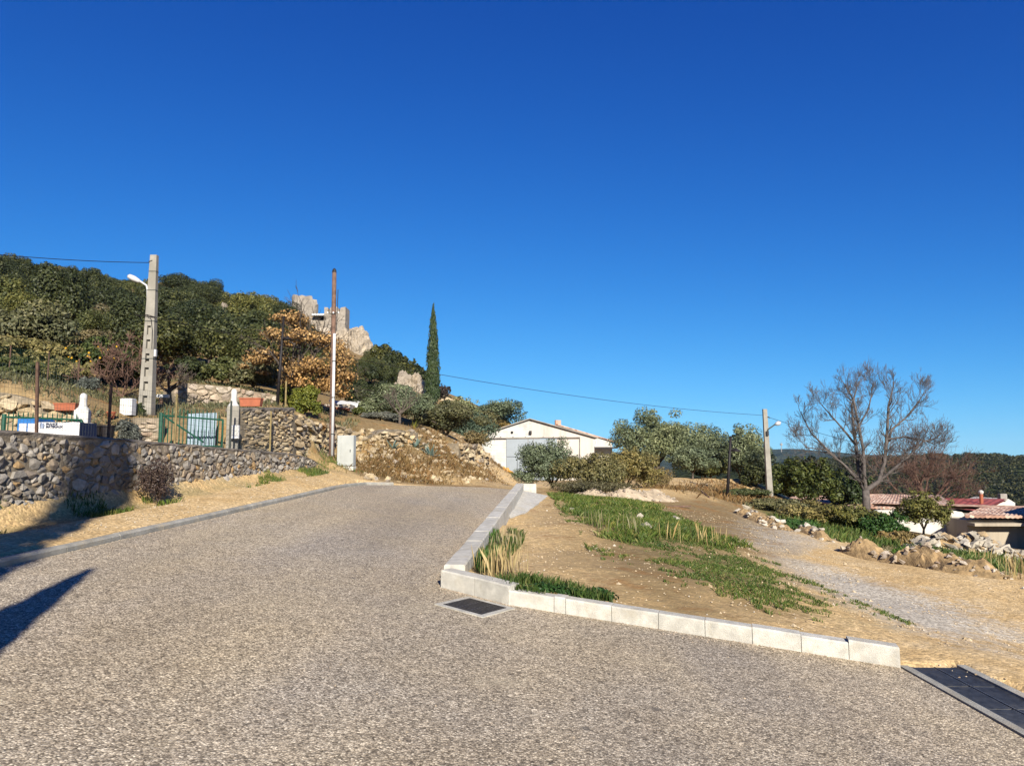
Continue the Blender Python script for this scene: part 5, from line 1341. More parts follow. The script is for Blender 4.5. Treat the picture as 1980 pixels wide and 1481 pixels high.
a, b_ = qc(604, 611, 1.2), qc(636, 609, 1.2); m = MB(); m.box(((a[0] + b_[0]) / 2, 1.8, (a[2] + b_[2]) / 2 + .1), (b_[0] - a[0], 1.8, .28)); m.build('flat_roof', M_wplast, cas)
a, b_ = qc(615, 612, 1.95), qc(626, 619, 1.95); m = MB(); m.box(((a[0] + b_[0]) / 2, 1.96, (a[2] + b_[2]) / 2 - .05), (b_[0] - a[0], .1, a[2] - b_[2])); m.build('opening', M_hole_shade, cas)  # solid near-black block paints the dark under the roof; no hole is cut
# the cliff under it
def crag(name, label, blobs, mat, seed, sub=4):
    import bmesh
    t = thing(name, label, 'rock', blobs[0][0]); O = Vector(blobs[0][0])
    for k, (c_, r_) in enumerate(blobs):
        bm = bmesh.new(); bmesh.ops.create_icosphere(bm, subdivisions=sub, radius=1.0)
        for v in bm.verts:
            q = v.co.copy(); n_ = noise.noise(q * 1.3 + Vector((seed + k * 5.1, 0, 0))) * .34 + abs(noise.noise(q * 3.1 + Vector((0, seed, k)))) * .26 + noise.noise(q * 8 + Vector((k, 0, seed))) * .07
            v.co = Vector((q.x * r_[0], q.y * r_[1], q.z * r_[2])) * (1 + n_) + Vector(c_) - O
        me = bpy.data.meshes.new('crag_face'); bm.to_mesh(me); bm.free(); me.materials.append(mat)
        o = bpy.data.objects.new('crag_face', me); COL.objects.link(o); o.parent = t
    return t
def cb(px, py, D, w, h, d_): p = at(px, py, D); kk_ = D / F; return ((p.x, p.y, p.z), (w * kk_ / 2, d_, h * kk_ / 2))
crag('cliff', 'pale ochre cliff face below the castle towers', [cb(655, 690, 114, 80, 96, 3.5), cb(692, 690, 113, 52, 104, 3), cb(708, 700, 112.5, 26, 80, 2.5), cb(630, 680, 116, 60, 90, 3), cb(660, 740, 110, 90, 70, 4)], M_cliff, 3, 5)
crag('rock_outcrop', 'jagged ochre rock outcrop left of the cypress', [cb(782, 750, 62, 34, 62, 1.0), cb(804, 752, 62, 26, 60, 1.0), cb(815, 762, 61.5, 22, 50, .9), cb(770, 762, 62, 26, 44, 1)], M_cliff, 9, 5)
crag('rock_outcrop', 'small pale rocky scar among the trees on the hillside', [cb(433, 610, 84, 16, 46, 1.2), cb(445, 640, 82, 14, 30, 1.2)], M_cliff, 12, 3)
# dark trees on the ridge right of the castle
for i, (px, py, w, h) in enumerate(((735, 712, 50, 50), (765, 722, 50, 46), (790, 735, 44, 40), (812, 745, 36, 36))):
    tree_px('evergreen_oak', ['dark round-headed oak on the ridge just right of the cliff', 'dark oak on the ridge second from the cliff', 'dark oak on the ridge third from the cliff', 'dark low oak on the ridge next to the cypress'][i], px, py, 96 - i * 4, w, h, G_oak, 3500, .4, 80 + i, .1)

# ------------------------------------------------------------------ barn
def mat_blocks(name, c1, c2, mortar):
    m, nt, b, o = nt_new(name)
    P = pos(nt); mp = nd(nt, 'ShaderNodeMapping', i_Vector=P, i_Rotation=(R(90), 0, 0))
    br = nd(nt, 'ShaderNodeTexBrick', i_Vector=mp.outputs[0], i_Color1=(*c1, 1), i_Color2=(*c2, 1), i_Mortar=(*mortar, 1), i_Scale=1.0)
    br.inputs['Brick Width'].default_value = .5; br.inputs['Row Height'].default_value = .2; br.inputs['Mortar Size'].default_value = .014
    n = noise_n(nt, P, .9, 5, .7)
    c = mixc(nt, 1.0, br.outputs['Color'], ramp(nt, n, [(0.3, .62 * ALB), (0.52, 1.0 * ALB), (0.7, 1.1 * ALB)]), 'MULTIPLY')
    nt.links.new(c, b.inputs['Base Color']); b.inputs['Roughness'].default_value = .9
    bump(nt, b, br.outputs['Fac'], -.4, .02)
    return m
def mat_plaster(name, col):
    col = sc_(col)
    m, nt, b, o = nt_new(name); P = pos(nt)
    st = noise_n(nt, nd(nt, 'ShaderNodeMapping', i_Vector=P, i_Scale=(1.6, 1.6, .22)).outputs[0], 1.0, 6, .7)
    c = ramp(nt, st, [(.3, [k * .68 for k in col]), (.5, col), (.75, [min(1, k * 1.12) for k in col])])
    nt.links.new(c, b.inputs['Base Color']); b.inputs['Roughness'].default_value = .92
    bump(nt, b, noise_n(nt, P, 12, 5, .7), .3, .02); return m
def mat_tiles(name):
    m, nt, b, o = nt_new(name); P = pos(nt)
    v = nd(nt, 'ShaderNodeTexVoronoi', i_Vector=nd(nt, 'ShaderNodeMapping', i_Vector=P, i_Scale=(4.4, 2.4, .1)).outputs[0], i_Scale=1.0, i_Randomness=.55)
    s_ = nd(nt, 'ShaderNodeSeparateColor', i_0=v.outputs['Color'])
    c = ramp(nt, s_.outputs[0], [(p_, sc_(q_, .8)) for p_, q_ in [(0, (.24, .13, .09)), (.3, (.38, .22, .15)), (.6, (.5, .33, .24)), (.85, (.6, .45, .34)), (1, (.34, .25, .2))]])
    nt.links.new(c, b.inputs['Base Color']); b.inputs['Roughness'].default_value = .9; return m
M_blk = mat_blocks('barn_blocks', (.68, .655, .6), (.57, .55, .5), (.72, .695, .64))
M_pla = mat_plaster('barn_plaster', (.66, .595, .515)); M_plw = mat_plaster('white_plaster', (.66, .62, .55)); M_hwall = mat_plaster('ochre_plaster', (.46, .39, .29))
M_door = plain('door_sheet', (.33, .37, .4), .5, .05, 1.0, metal=.2); M_tile = mat_tiles('roof_tiles'); M_red = plain('red_roof', (.36, .085, .07), .75, .12, 1.5)
M_fib = plain('fibre_cement', (.4, .36, .31), .9, .2, 1.2)
DB = 57.0; bo = at(932, 925, DB); bz = min(H(bo.x, DB), at(0, 930, DB).z) - .3
barn = thing('barn', 'low gabled block barn with grey sliding doors at the end of the road', 'barn', (bo.x, DB, bz))
def qb(px, py, dy=0.0): v = at(px, py, DB); return Vector((v.x - bo.x, dy, v.z - bz))
def wallpoly(name, pts, mat, th=.22, parent=barn, dy=0.0):
    P = [qb(x, y) if y is not None else Vector((qb(x, 900).x, 0, 0)) for x, y in pts]; n = len(P)
    V = [(p.x, dy, p.z) for p in P] + [(p.x, dy + th, p.z) for p in P]
    return mesh_obj(name, V, [tuple(range(n)), tuple(range(2 * n - 1, n - 1, -1))] + [(i, n + i, n + (i + 1) % n, (i + 1) % n) for i in range(n)], mat, parent)
wallpoly('block_wall', [(932, None), (980, None), (980, 848), (932, 848)], M_blk)
wallpoly('gable_block', [(932, 847.9), (1028, 847.9), (1028, 812), (1024, 811), (932, 841)], M_blk)
wallpoly('gable_plaster', [(1028.1, 847.9), (1149, 847.9), (1149, 846), (1028.1, 812)], M_pla)
wallpoly('plaster_wall', [(1076, None), (1149, None), (1149, 848), (1076, 848)], M_pla)
def bpanel(name, x0, x1, y0, y1, mat, dy, th=.05):
    a, b_ = qb(x0, y1), qb(x1, y0); z0 = a.z if y1 is not None else .3
    m = MB(); m.box(((a.x + b_.x) / 2, dy, (a.z + b_.z) / 2), (b_.x - a.x, th, b_.z - a.z), 0, 1, .006); return m.build(name, mat, barn)
dr = bpanel('sliding_door', 979, 1020.6, 848.5, 882.6, M_door, -.06); bpanel('sliding_door', 1021.4, 1030.6, 848.5, 928, M_door, -.06); bpanel('sliding_door', 1031.4, 1077, 848.5, 928, M_door, -.06)
bpanel('wicket_door', 979, 999.6, 883.4, 927, M_door, -.06); bpanel('wicket_door', 1000.4, 1020.6, 883.4, 928, M_door, -.06)
m = MB(); m.tube([qb(932, 847.5, -.14), qb(1121, 845.5, -.14)], .05, 6); m.build('door_rail', M_fib, barn)
for px in (945, 968, 992, 1016, 1050, 1085): m = MB(); m.box(tuple(qb(px, 846, -.08)), (.08, .16, .12)); m.build('rail_bracket', M_iron, barn)
m = MB(); m.tube([qb(1121, 845.5, -.1), qb(1121, 930, -.1)], .035, 6); m.build('downpipe', M_fib, barn)
m = MB(); v = qb(990, 836, -.01); m.tube([v + Vector((0, .02, 0)), v + Vector((0, -.05, 0))], .1, 10); m.build('vent', M_hole_shade, barn)
m = MB(); v = qb(1025.5, 836, -.1); m.box(tuple(v), (.2, .25, .24), 0, .7, .02); m.build('flood_lamp', M_black, barn)
def slab(name, p, q, y0, y1, th, mat, parent=barn):
    m = MB(); m.add([(p.x, y0, p.z), (q.x, y0, q.z), (q.x, y1, q.z), (p.x, y1, p.z), (p.x, y0, p.z + th), (q.x, y0, q.z + th), (q.x, y1, q.z + th), (p.x, y1, p.z + th)],
                    [(3, 2, 1, 0), (4, 5, 6, 7), (0, 1, 5, 4), (1, 2, 6, 5), (2, 3, 7, 6), (3, 0, 4, 7)]); return m.build(name, mat, parent)
slab('roof_slope', qb(928, 842), qb(1024, 810.6), -.25, 14, .07, M_fib); slab('roof_slope', qb(1024.1, 810.6), qb(1156, 847.5), -.25, 14, .07, M_fib)
m = MB(); m.box((qb(932, 900).x + .11, 7.2, 1.7), (.22, 13.9, 3.2)); m.build('side_wall', M_blk, barn); m = MB(); m.box((qb(1149, 900).x - .11, 7.2, 1.6), (.22, 13.9, 3.2)); m.build('side_wall', M_pla, barn)
m = MB(); m.tube([qb(1151, 850, -.1), qb(1153, 858, -.1), qb(1150, 864, -.1)], .05, 7); m.build('gutter_spout', M_wplast, barn)
# annexe behind to the right
an = thing('barn_annexe', 'lower pale building with a sloping tiled roof edge right behind the barn', 'building', (at(1080, 925, 62).x, 62, bz))
def qa(px, py, dy=0.0): v = at(px, py, 62); return Vector((v.x - an.location.x, dy, v.z - bz))
P = [qa(1060, 935), qa(1184, 935), qa(1184, 862), qa(1180, 852), qa(1078, 822), qa(1060, 830)]; n = 6
mesh_obj('gable_wall', [(p.x, 0, p.z) for p in P] + [(p.x, .25, p.z) for p in P], [tuple(range(n)), tuple(range(2 * n - 1, n - 1, -1))] + [(i, n + i, n + (i + 1) % n, (i + 1) % n) for i in range(n)], M_plw, an)
slab('roof_slope', qa(1076, 821.5), qa(1188, 855), -.15, 10, .1, M_tile, an)
m = MB(); v = qa(1079, 818, .2); m.box(tuple(v), (.5, .5, .5)); m.build('chimney', M_tile, an)
m = MB(); v = qa(1168, 866, -.6); m.box((v.x, -.6, v.z), (2.0, 1.0, .12)); o = m.build('lean_to_roof', M_black, an); 
m = MB(); m.box((qa(1184, 900).x - .2, 5, 1.6), (.22, 9.5, 3.2)); m.build('side_wall', M_plw, an)
# yellow sheet heap and grass by the barn
p = at(975, 920, 52); t = thing('plastic_sheet', 'crumpled yellow-orange plastic sheet heaped by the barn door', 'plastic sheet', (p.x, 52, H(p.x, 52)))
V, Fc = [], []; n = 14
for j in range(n):
    for i in range(n):
        u, w = i / (n - 1) * 2 - 1, j / (n - 1) * 2 - 1; r_ = max(0, 1 - u * u - w * w * .8)
        V.append((u * .75 + .1 * noise.noise((i, j, 0)), w * .6, .85 * r_ ** .7 * (.75 + .9 * noise.noise((i * .45, j * .45, 3))) - .02))
for j in range(n - 1):
    for i in range(n - 1): Fc.append((j * n + i, j * n + i + 1, (j + 1) * n + i + 1, (j + 1) * n + i))
mesh_obj('sheet', V, Fc, M_yel, t)
m = MB(); m.tube([(-.7, .1, -.1), (-.68, .1, .75)], .04, 6); m.build('peg', M_post_y, t)

# ------------------------------------------------------------------ bushes and trees right of the road
tree_px('olive_bush', 'grey-green olive bush standing in front of the barn doors', 1066, 952, 29, 134, 114, G_olive, 24000, .095, 101, .0, cat='bush', lump=24, aspect=.36, jitter=.26, inner=.35)
tree_px('olive_bush', 'brownish green bush right of the olive in front of the barn', 1148, 954, 28, 130, 94, G_scrub, 16000, .095, 102, .03, lump=18, aspect=.36, jitter=.26, inner=.35, cat='bush')
tree_px('scrub_bush', 'dull brown-green bush at the right end of the row before the barn', 1215, 952, 29.5, 120, 98, G_scrub, 15000, .1, 103, .03, lump=18, aspect=.36, jitter=.26, inner=.35, cat='bush')
tree_px('bramble', 'low brown bramble spilling over the pale gravel bank', 1130, 958, 26.5, 190, 34, G_brown, 8000, .08, 104, .0, cat='bush', aspect=.3, jitter=.3)
tree_px('bramble', 'brown twiggy bramble under the big olive tree', 1265, 945, 33, 70, 52, G_brown, 5000, .09, 105, .0, cat='bush', aspect=.25, jitter=.3)
tree_px('olive_tree', 'largest dark olive tree right of the barn', 1270, 940, 44, 175, 146, G_olive, 26000, .14, 106, .12, lump=24, aspect=.42, tr=.2, frac=.4)
tree_px('olive_tree', 'dark olive tree behind the right side of the largest olive', 1365, 935, 47, 125, 116, G_olive, 15000, .16, 107, .04, lump=20, aspect=.42)
tree_px('olive_tree', 'rounded silvery olive tree left of the right lamp post', 1432, 937, 45, 110, 112, G_olive, 15000, .15, 108, .02, lump=20, aspect=.42)
tree_px('olive_bush', 'leafy olive bush in front of the largest olive trunk', 1340, 928, 41, 90, 72, G_olive, 9000, .13, 109, .04, lump=16, aspect=.42)
tree_px('leafy_tree', 'dense dark green tree right of the concrete lamp post', 1562, 990, 40, 140, 122, G_dark, 20000, .16, 110, .0, cat='bush', lump=28, frac=.4, tr=.12)
tree_px('leafy_tree', 'dark conifer behind the bare tree trunk', 1640, 985, 46, 80, 90, G_dark, 7000, .2, 111, .05)
tree_px('shrub', 'bushy dark shrub with thin stems before the white wall', 1785, 1030, 29, 100, 90, G_mid, 8000, .1, 112, .1, cat='bush', jitter=.35, lump=16)
hs = [('low dull green hedge bush at the foot of the concrete lamp post', 1500, 1008, 30, 125, 46, G_scrub), ('brown-green hedge bush right of the lamp post foot', 1570, 1030, 26, 115, 66, G_scrub),
      ('green ivy-covered hedge bush in front of the bare trunk', 1640, 1045, 25.5, 115, 78, G_mid), ('bright green ivy mound left of the white wall', 1705, 1050, 25, 85, 70, G_weed), ('dark low bush between the dark lamp post and the concrete one', 1440, 978, 33, 80, 34, G_mid),
      ('grassy tussock at the end of the hedge', 1735, 1055, 23.5, 70, 30, G_brown), ('small dark shrub left of the hedge foot', 1545, 1045, 22.5, 60, 22, G_weed)]
for i, (lab, px, py, D, w, h, mt) in enumerate(hs):
    tree_px('hedge_bush', lab, px, py, D, w * 1.15, h, mt, 7000, .1, 120 + i, .0, cat='bush', lump=16, aspect=.5, jitter=.25)
tree_px('shrub', 'dark shrub under the olives left of the dark lamp post', 1375, 935, 43, 80, 50, G_oak, 6000, .15, 140, .0, cat='bush')
tree_px('shrub', 'dark shrub at the foot of the olives right of the dark lamp post', 1460, 940, 41.5, 70, 55, G_oak, 5000, .15, 141, .0, cat='bush')
tree_px('shrub', 'dark bush under the left side of the largest olive', 1225, 935, 42, 70, 50, G_oak, 5000, .15, 142, .0, cat='bush')
# bare trees
D = 38.0; pb = at(1675, 988, D); z0 = H(pb.x, D) - .2
bt = thing('bare_tree', 'large leafless tree with a forked trunk against the sky on the right', 'tree', (pb.x, D, z0))
def qt(px, py, dy=0.0): v = at(px, py, D); return Vector((v.x - pb.x, dy, v.z - z0))
m = MB(); rg = random.Random(17)
base = Vector((0, 0, 0)); fk = qt(1674, 948)
m.tube([base, qt(1675, 970), fk], [.22, .185, .175], 10)
limbsd = [([(1674, 948, 0), (1664, 930, .1), (1661, 880, .2), (1656, 830, .3), (1652, 785, .3), (1660, 748, .2)], .13),
          ([(1674, 948, 0), (1668, 925, -.2), (1662, 870, -.4), (1650, 815, -.5), (1640, 775, -.6), (1628, 752, -.5)], .11),
          ([(1674, 948, 0), (1698, 930, -.1), (1707, 890, -.2), (1712, 830, -.2), (1716, 785, -.1), (1726, 752, 0)], .13),
          ([(1670, 940, 0), (1645, 905, .4), (1610, 868, .7), (1580, 835, .8), (1562, 800, .8)], .085),
          ([(1690, 938, 0), (1720, 905, -.5), (1740, 885, -.7), (1768, 855, -.8), (1792, 848, -.8)], .085),
          ([(1709, 865, -.2), (1730, 830, .3), (1765, 805, .6), (1790, 775, .7), (1800, 760, .7)], .07),
          ([(1709, 850, -.2), (1742, 845, -.4), (1775, 852, -.6), (1800, 862, -.6)], .05),
          ([(1656, 860, .1), (1625, 830, -.3), (1595, 800, -.5), (1575, 780, -.6)], .06),
          ([(1655, 840, .2), (1690, 790, .6), (1698, 760, .7), (1700, 735, .7)], .05),
          ([(1640, 900, .4), (1600, 870, .2), (1560, 865, 0), (1545, 850, 0)], .045)]
for pl, r0 in limbsd:
    P = [qt(a, b_, c_) for a, b_, c_ in pl]; n = len(P)
    rad = [r0 * (1 - .75 * i / (n - 1)) for i in range(n)]; m.tube(P, rad, 8, False)
    for i in range(1, n):
        for k in range(6 if i > 1 else 2):
            a = P[i - 1].lerp(P[i], rg.uniform(.2, 1.0)); d = (P[i] - P[i - 1]).normalized()
            ax = d.orthogonal().normalized(); ax.rotate(Matrix.Rotation(rg.uniform(0, 6.28), 3, d)); d.rotate(Matrix.Rotation(R(rg.uniform(30, 70)), 3, ax))
            grow(m, a, d, rg.uniform(.42, .72), rad[i] * .42 + .005, 3, rg, 4, .14, .12, (3, 4), .7, .0052)
    d = (P[-1] - P[-2]).normalized(); grow(m, P[-1], d, .5, rad[-1], 3, rg, 4, .14, .12, (3, 4), .7, .0075)
m.build('trunk', M_barkg, bt, smooth=True)
bare('bare_tree', 'reddish-brown twiggy leafless tree right of the large forked one', 1790, 985, 56, 160, 74, .17, M_twigr, 4, [(-1, 0, .35), (1, 0, .35), (-.8, .4, .8), (.8, -.3, .8), (-.4, -.5, 1), (.4, .5, 1), (0, 0, 1.1), (-1, .4, .1), (1, .4, .15), (-.2, .3, 1.2), (.25, -.2, 1.2)], L=2.75, tf=.34, upk=.1, nch=(4, 5), rmin=.008, shrink=.64)

# ------------------------------------------------------------------ houses in the dip on the right
def tiled(name, el, er, rr, rl_, mat, parent, O, wav=.3, amp=.06, th=.1):
    el, er, rr, rl_ = [Vector(v) - O for v in (el, er, rr, rl_)]; W = (er - el).length; nu = max(8, int(W / wav) * 4); nv = 10; V, Fc = [], []
    nrm_ = (er - el).cross(rl_ - el).normalized()
    for j in range(nv + 1):
        for i in range(nu + 1):
            f_, g_ = i / nu, j / nv; p = el.lerp(er, f_).lerp(rl_.lerp(rr, f_), g_)
            V.append(p + nrm_ * (amp * math.cos(2 * math.pi * f_ * int(W / wav)) + .02 * ((j * 1.0) % 2)))
    for j in range(nv):
        for i in range(nu): a = j * (nu + 1) + i; Fc.append((a, a + 1, a + nu + 2, a + nu + 1))
    k = len(V); V += [p - nrm_ * th for p in V[:k]]; Fc += [tuple(reversed([i + k for i in f_])) for f_ in Fc[:]]
    for i in range(nu): Fc.append((i + 1, i, i + k, i + 1 + k))
    return mesh_obj(name, V, Fc, mat, parent)
def house(label, eave, ridge, De, Dr, wallpx, wmat, rmat, base_py, hip=None, wav=.3, amp=.05):
    el, er = at(eave[0][0], eave[0][1], De), at(eave[1][0], eave[1][1], De); rl_, rr = at(ridge[0][0], ridge[0][1], Dr), at(ridge[1][0], ridge[1][1], Dr)
    O = Vector((el.x, De, el.z - 3.5)); t = thing('house', label, 'house', O)
    tiled('roof', el, er, rr, rl_, rmat, t, O, wav, amp)
    bk_l, bk_r = Vector((el.x, 2 * Dr - De, el.z)), Vector((er.x, 2 * Dr - De, er.z)); tiled('roof', bk_r, bk_l, rl_, rr, rmat, t, O, wav, amp)
    if hip is not None: tiled('roof', bk_l, el, rl_, rl_ + Vector((.01, .01, 0)), rmat, t, O, wav, amp)
    x0, x1 = at(wallpx[0], 900, De).x - O.x, at(wallpx[1], 900, De).x - O.x
    m = MB(); m.box(((x0 + x1) / 2, (Dr - De), 1.62), (x1 - x0, 2 * (Dr - De) - .9, 3.3)); m.build('wall', wmat, t)
    return t, O
h1, O1 = house('house with a weathered pink-tiled hip roof behind the bare trunk', ((1652, 979), (1860, 985)), ((1690, 955.5), (1815, 957)), 44, 50, (1662, 1850), M_hwall, M_tile, 1035, True, wav=.24, amp=.02)
h2, O2 = house('house with a dark red sheet roof behind the shrub', ((1800, 984), (1900, 988)), ((1828, 964), (1946, 965)), 47, 54, (1815, 1890), M_plw, M_red, 1035, None, wav=.4, amp=.02)
p = at(1897, 968, 51); m = MB(); m.tube([Vector((p.x, 51, p.z - .6)) - O2, at(1897, 955, 51) - O2], .12, 8); m.build('chimney_pipe', M_terra, h2); m = MB(); v = at(1897, 955.5, 51) - O2; m.lathe([(.1, 0), (.16, .1), (.16, .2), (.06, .28)], tuple(v), 10); m.build('chimney_cowl', M_plw, h2)
h3, O3 = house('stone house with a low tiled roof at the right edge', ((1866, 996), (2060, 998)), ((1898, 981), (2060, 981)), 31, 35, (1876, 2060), M_hwall, M_tile, 1045, None, wav=.2, amp=.016)
m = MB(); a, b_ = at(1882, 1014, 31) - O3, at(2040, 1015, 31) - O3; m.box(((a.x + b_.x) / 2, .2, a.z), (b_.x - a.x, .6, .12)); m.build('ledge', M_hwall, h3)
wb_ = thing('white_gable', 'small white gabled building behind the red roof', 'building', at(1940, 985, 56)); Ow = Vector(wb_.location)
P = [at(1918, 990, 56), at(1963, 990, 56), at(1963, 972, 56), at(1950, 964.5, 56), at(1922, 974, 56)]; n = 5
mesh_obj('gable_wall', [Vector(p) - Ow for p in P] + [Vector(p) - Ow + Vector((0, 4, 0)) for p in P], [tuple(range(n)), tuple(range(2 * n - 1, n - 1, -1))] + [(i, n + i, n + (i + 1) % n, (i + 1) % n) for i in range(n)], M_plw, wb_)
m = MB(); v = at(1938, 961, 56) - Ow; m.box(tuple(v), (.5, .4, .5), 0, 1, .02); m.build('chimney', M_fib, wb_)
# patchy white garden wall
gw = thing('garden_wall', 'patchy whitewashed garden wall behind the dark shrub', 'wall', (at(1690, 1020, 33).x, 33, -2.6)); Og = Vector(gw.location); V, Fc = [], []; N = 60
for i in range(N + 1):
    px = 1688 + (1876 - 1688) * i / N; py = np.interp(px, [1688, 1700, 1720, 1760, 1850, 1862, 1868, 1876], [990, 986, 986, 990, 988, 990, 1004, 1004]) + 1.2 * noise.noise((i * .6, 0, 0)); v = at(px, py, 33) - Og
    V += [(v.x, 0, v.z), (v.x, .3, v.z), (v.x, .3, -1), (v.x, 0, -1)]
for i in range(N): Fc += [(i * 4 + k, (i + 1) * 4 + k, (i + 1) * 4 + (k + 1) % 4, i * 4 + (k + 1) % 4) for k in range(4)]
Fc += [(0, 1, 2, 3), (N * 4 + 3, N * 4 + 2, N * 4 + 1, N * 4)]
mesh_obj('render_wall', V, Fc, plain('whitewash', (.68, .64, .56), .9, .1, 1.2, stain=(.4, .33, .24)), gw)
# neighbouring building just outside the frame on the right (its shadow falls on the stone house)
nb = thing('house', 'tall rendered house just beyond the right edge of the view', 'house', (25.1, 26.5, -2.4), 0); m = MB(); m.box((0, 0, 1.75), (6.2, 5, 3.5)); m.build('wall', M_hwall, nb)
m = MB(); m.add([(-3.4, -2.8, 3.5), (0, -2.8, 5.0), (3.4, -2.8, 3.5), (-3.4, 2.8, 3.5), (0, 2.8, 5.0), (3.4, 2.8, 3.5)], [(0, 2, 1), (3, 4, 5), (0, 1, 4, 3), (1, 2, 5, 4), (0, 3, 5, 2)]); m.build('roof', M_tile, nb)

# ------------------------------------------------------------------ rubble, dirt mounds, gravel
def heap(name, label, cat, polyline, width, hgt, mat, seed, stones=None, smat=None, n_each=0, srange=(.1, .3)):
    """a long low heap along plan points, with loose stones"""
    P = [Vector((x, y, 0)) for x, y in polyline]; t = thing(name, label, cat, (P[0].x, P[0].y, H(P[0].x, P[0].y))); O = Vector(t.location)
    ptf, L = walk([(p.x, p.y) for p in P], 1); N = max(10, int(L / .09)); K = 19; V, Fc = [], []
    for i in range(N + 1):
        s_ = L * i / N; q = ptf(s_); e = (ptf(min(L, s_ + .1)) - ptf(max(0, s_ - .1))).normalized(); nn = Vector((e.y, -e.x, 0)); endf = min(1, min(s_, L - s_) / (width * .6) + .05)
        for k in range(K):
            o_ = (k / (K - 1) * 2 - 1); w_ = width * (.75 + .5 * noise.noise((s_ * .8, seed, 0))) / 2; c_ = q + nn * o_ * w_
            z = H(c_.x, c_.y) - .06 + (hgt * (.8 + .7 * noise.noise((s_ * 1.3, seed, 5))) * endf + .06) * max(0, math.cos(o_ * 1.57)) ** .8 + (.2 * noise.noise((c_.x * 2.6, c_.y * 2.6, seed)) + .16 * abs(noise.noise((c_.x * 6, c_.y * 6, seed))) + .12 * noise.noise((c_.x * 14, c_.y * 14, seed))) * hgt * 1.7 * (1 - o_ * o_)
            V.append((c_.x - O.x, c_.y - O.y, z - O.z))
    for i in range(N):
        for k in range(K - 1): a = i * K + k; Fc.append((a, a + K, a + K + 1, a + 1))
    mesh_obj('earth_heap', V, Fc, mat, t)
    rg = random.Random(seed); sm = smat or M_white_rock
    for k in range(n_each):
        i = rg.randrange(len(V)); v = Vector(V[i]); s_ = rg.uniform(*srange)
        if abs((i % K) / (K - 1) * 2 - 1) > .95: continue
        me = rg.choice(ROCKS).copy(); me.materials.append(sm); o = bpy.data.objects.new('stone', me); COL.objects.link(o); o.parent = t
        o.location = v + Vector((0, 0, s_ * .12)); o.scale = (s_, s_ * rg.uniform(.7, 1.1), s_ * rg.uniform(.7, 1.1)); o.rotation_euler = (rg.uniform(-.5, .5), rg.uniform(-.5, .5), rg.uniform(0, 6.28))
    return t
def hp(*pts): return [(at(px, py, D).x, D) for px, py, D in pts]
heap('dirt_mound', 'long mound of ochre earth and stones along the far edge of the dirt lot', 'dirt mound', hp((1638, 1060, 16.8), (1700, 1075, 15.9), (1780, 1095, 15.0), (1860, 1112, 14.2), (1950, 1130, 13.5)), 1.1, .36, M_dirtm, 3, n_each=110, srange=(.04, .16), smat=M_pale)
heap('dirt_mound', 'small pale mound of earth and stones below the hedge', 'dirt mound', hp((1548, 1020, 20.2), (1600, 1048, 18.2)), .8, .2, M_dirtm, 5, n_each=26, srange=(.06, .2), smat=M_white_rock)
heap('dirt_mound', 'heap of stony earth at the foot of the concrete lamp post', 'dirt mound', hp((1430, 996, 26), (1480, 1006, 23.5), (1530, 1020, 21.5)), 1.2, .22, M_dirtm, 6, n_each=50, srange=(.06, .26), smat=M_white_rock)
heap('rubble_heap', 'long heap of pale limestone rubble in front of the white garden wall', 'rubble heap', hp((1762, 1050, 23.5), (1820, 1058, 22.5), (1900, 1065, 22), (1990, 1080, 21)), 1.9, .5, M_dirtm, 7, n_each=290, srange=(.12, .36), smat=M_white_rock)
heap('gravel_bank', 'pale stony bank below the bushes in front of the barn', 'bank', hp((1110, 962, 25.6), (1200, 962, 25.6), (1300, 962, 26.8)), 1.3, .34, plain('pale_bank', (.5, .4, .28), .95, .2, 3, bmp=1, bscale=14), 8, n_each=200, srange=(.05, .16), smat=M_pale)
# single stones in the grass
for lab, px, py, D_, s_ in (('large pale flat stone standing at the edge of the grass', 1310, 1008, None, .32), ('rounded white stone at the edge of the dirt by the grass', 1104, 990, None, .24), ('pale stone lying in the middle of the grass patch', 1250, 1020, None, .22), ('small pale stone right of the other stone in the grass', 1236, 1003, None, .3)):
    p = gp(px, py); me = rnd.choice(ROCKS).copy(); me.materials.append(M_white_rock); o = bpy.data.objects.new('stone', me); COL.objects.link(o)
    o.location = p + Vector((0, 0, s_ * .15)); o.scale = (s_, s_ * .7, s_ * .9); o.rotation_euler = (.3, .1, rnd.uniform(0, 6)); tag(o, lab, 'stone')
mat_stone('pebble_tan', [(0, (.5, .38, .22)), (.3, (.64, .5, .32)), (.55, (.42, .31, .18)), (.75, (.58, .46, .3)), (.94, (.62, .55, .44))], 20, .3, (.5, .4, .26))
rs = []
rg = random.Random(12)
for _ in range(9500):
    px, py = rg.uniform(1000, 1980), rg.uniform(965, 1300)
    x = rg.uniform(-.2, 12); y = rg.uniform(6.4, 24); 
    rs.append((x, y, rg.uniform(.006, .018) * (1 if rg.random() < .95 else 2.2)))
for _ in range(2600): y = rg.uniform(7, 20); rs.append((rg.uniform(wall_x(y) + .2, kerb_x(y) - .15), y, rg.uniform(.006, .018)))
X = np.array([r_[0] for r_ in rs]); Y = np.array([r_[1] for r_ in rs]); Z = Hraw(X, Y); sdv = sd_poly(X, Y, ROADP); m = MB(); T8 = [(1, 0, 0), (0, 1, 0), (-1, 0, 0), (0, -1, 0), (0, 0, .8)]
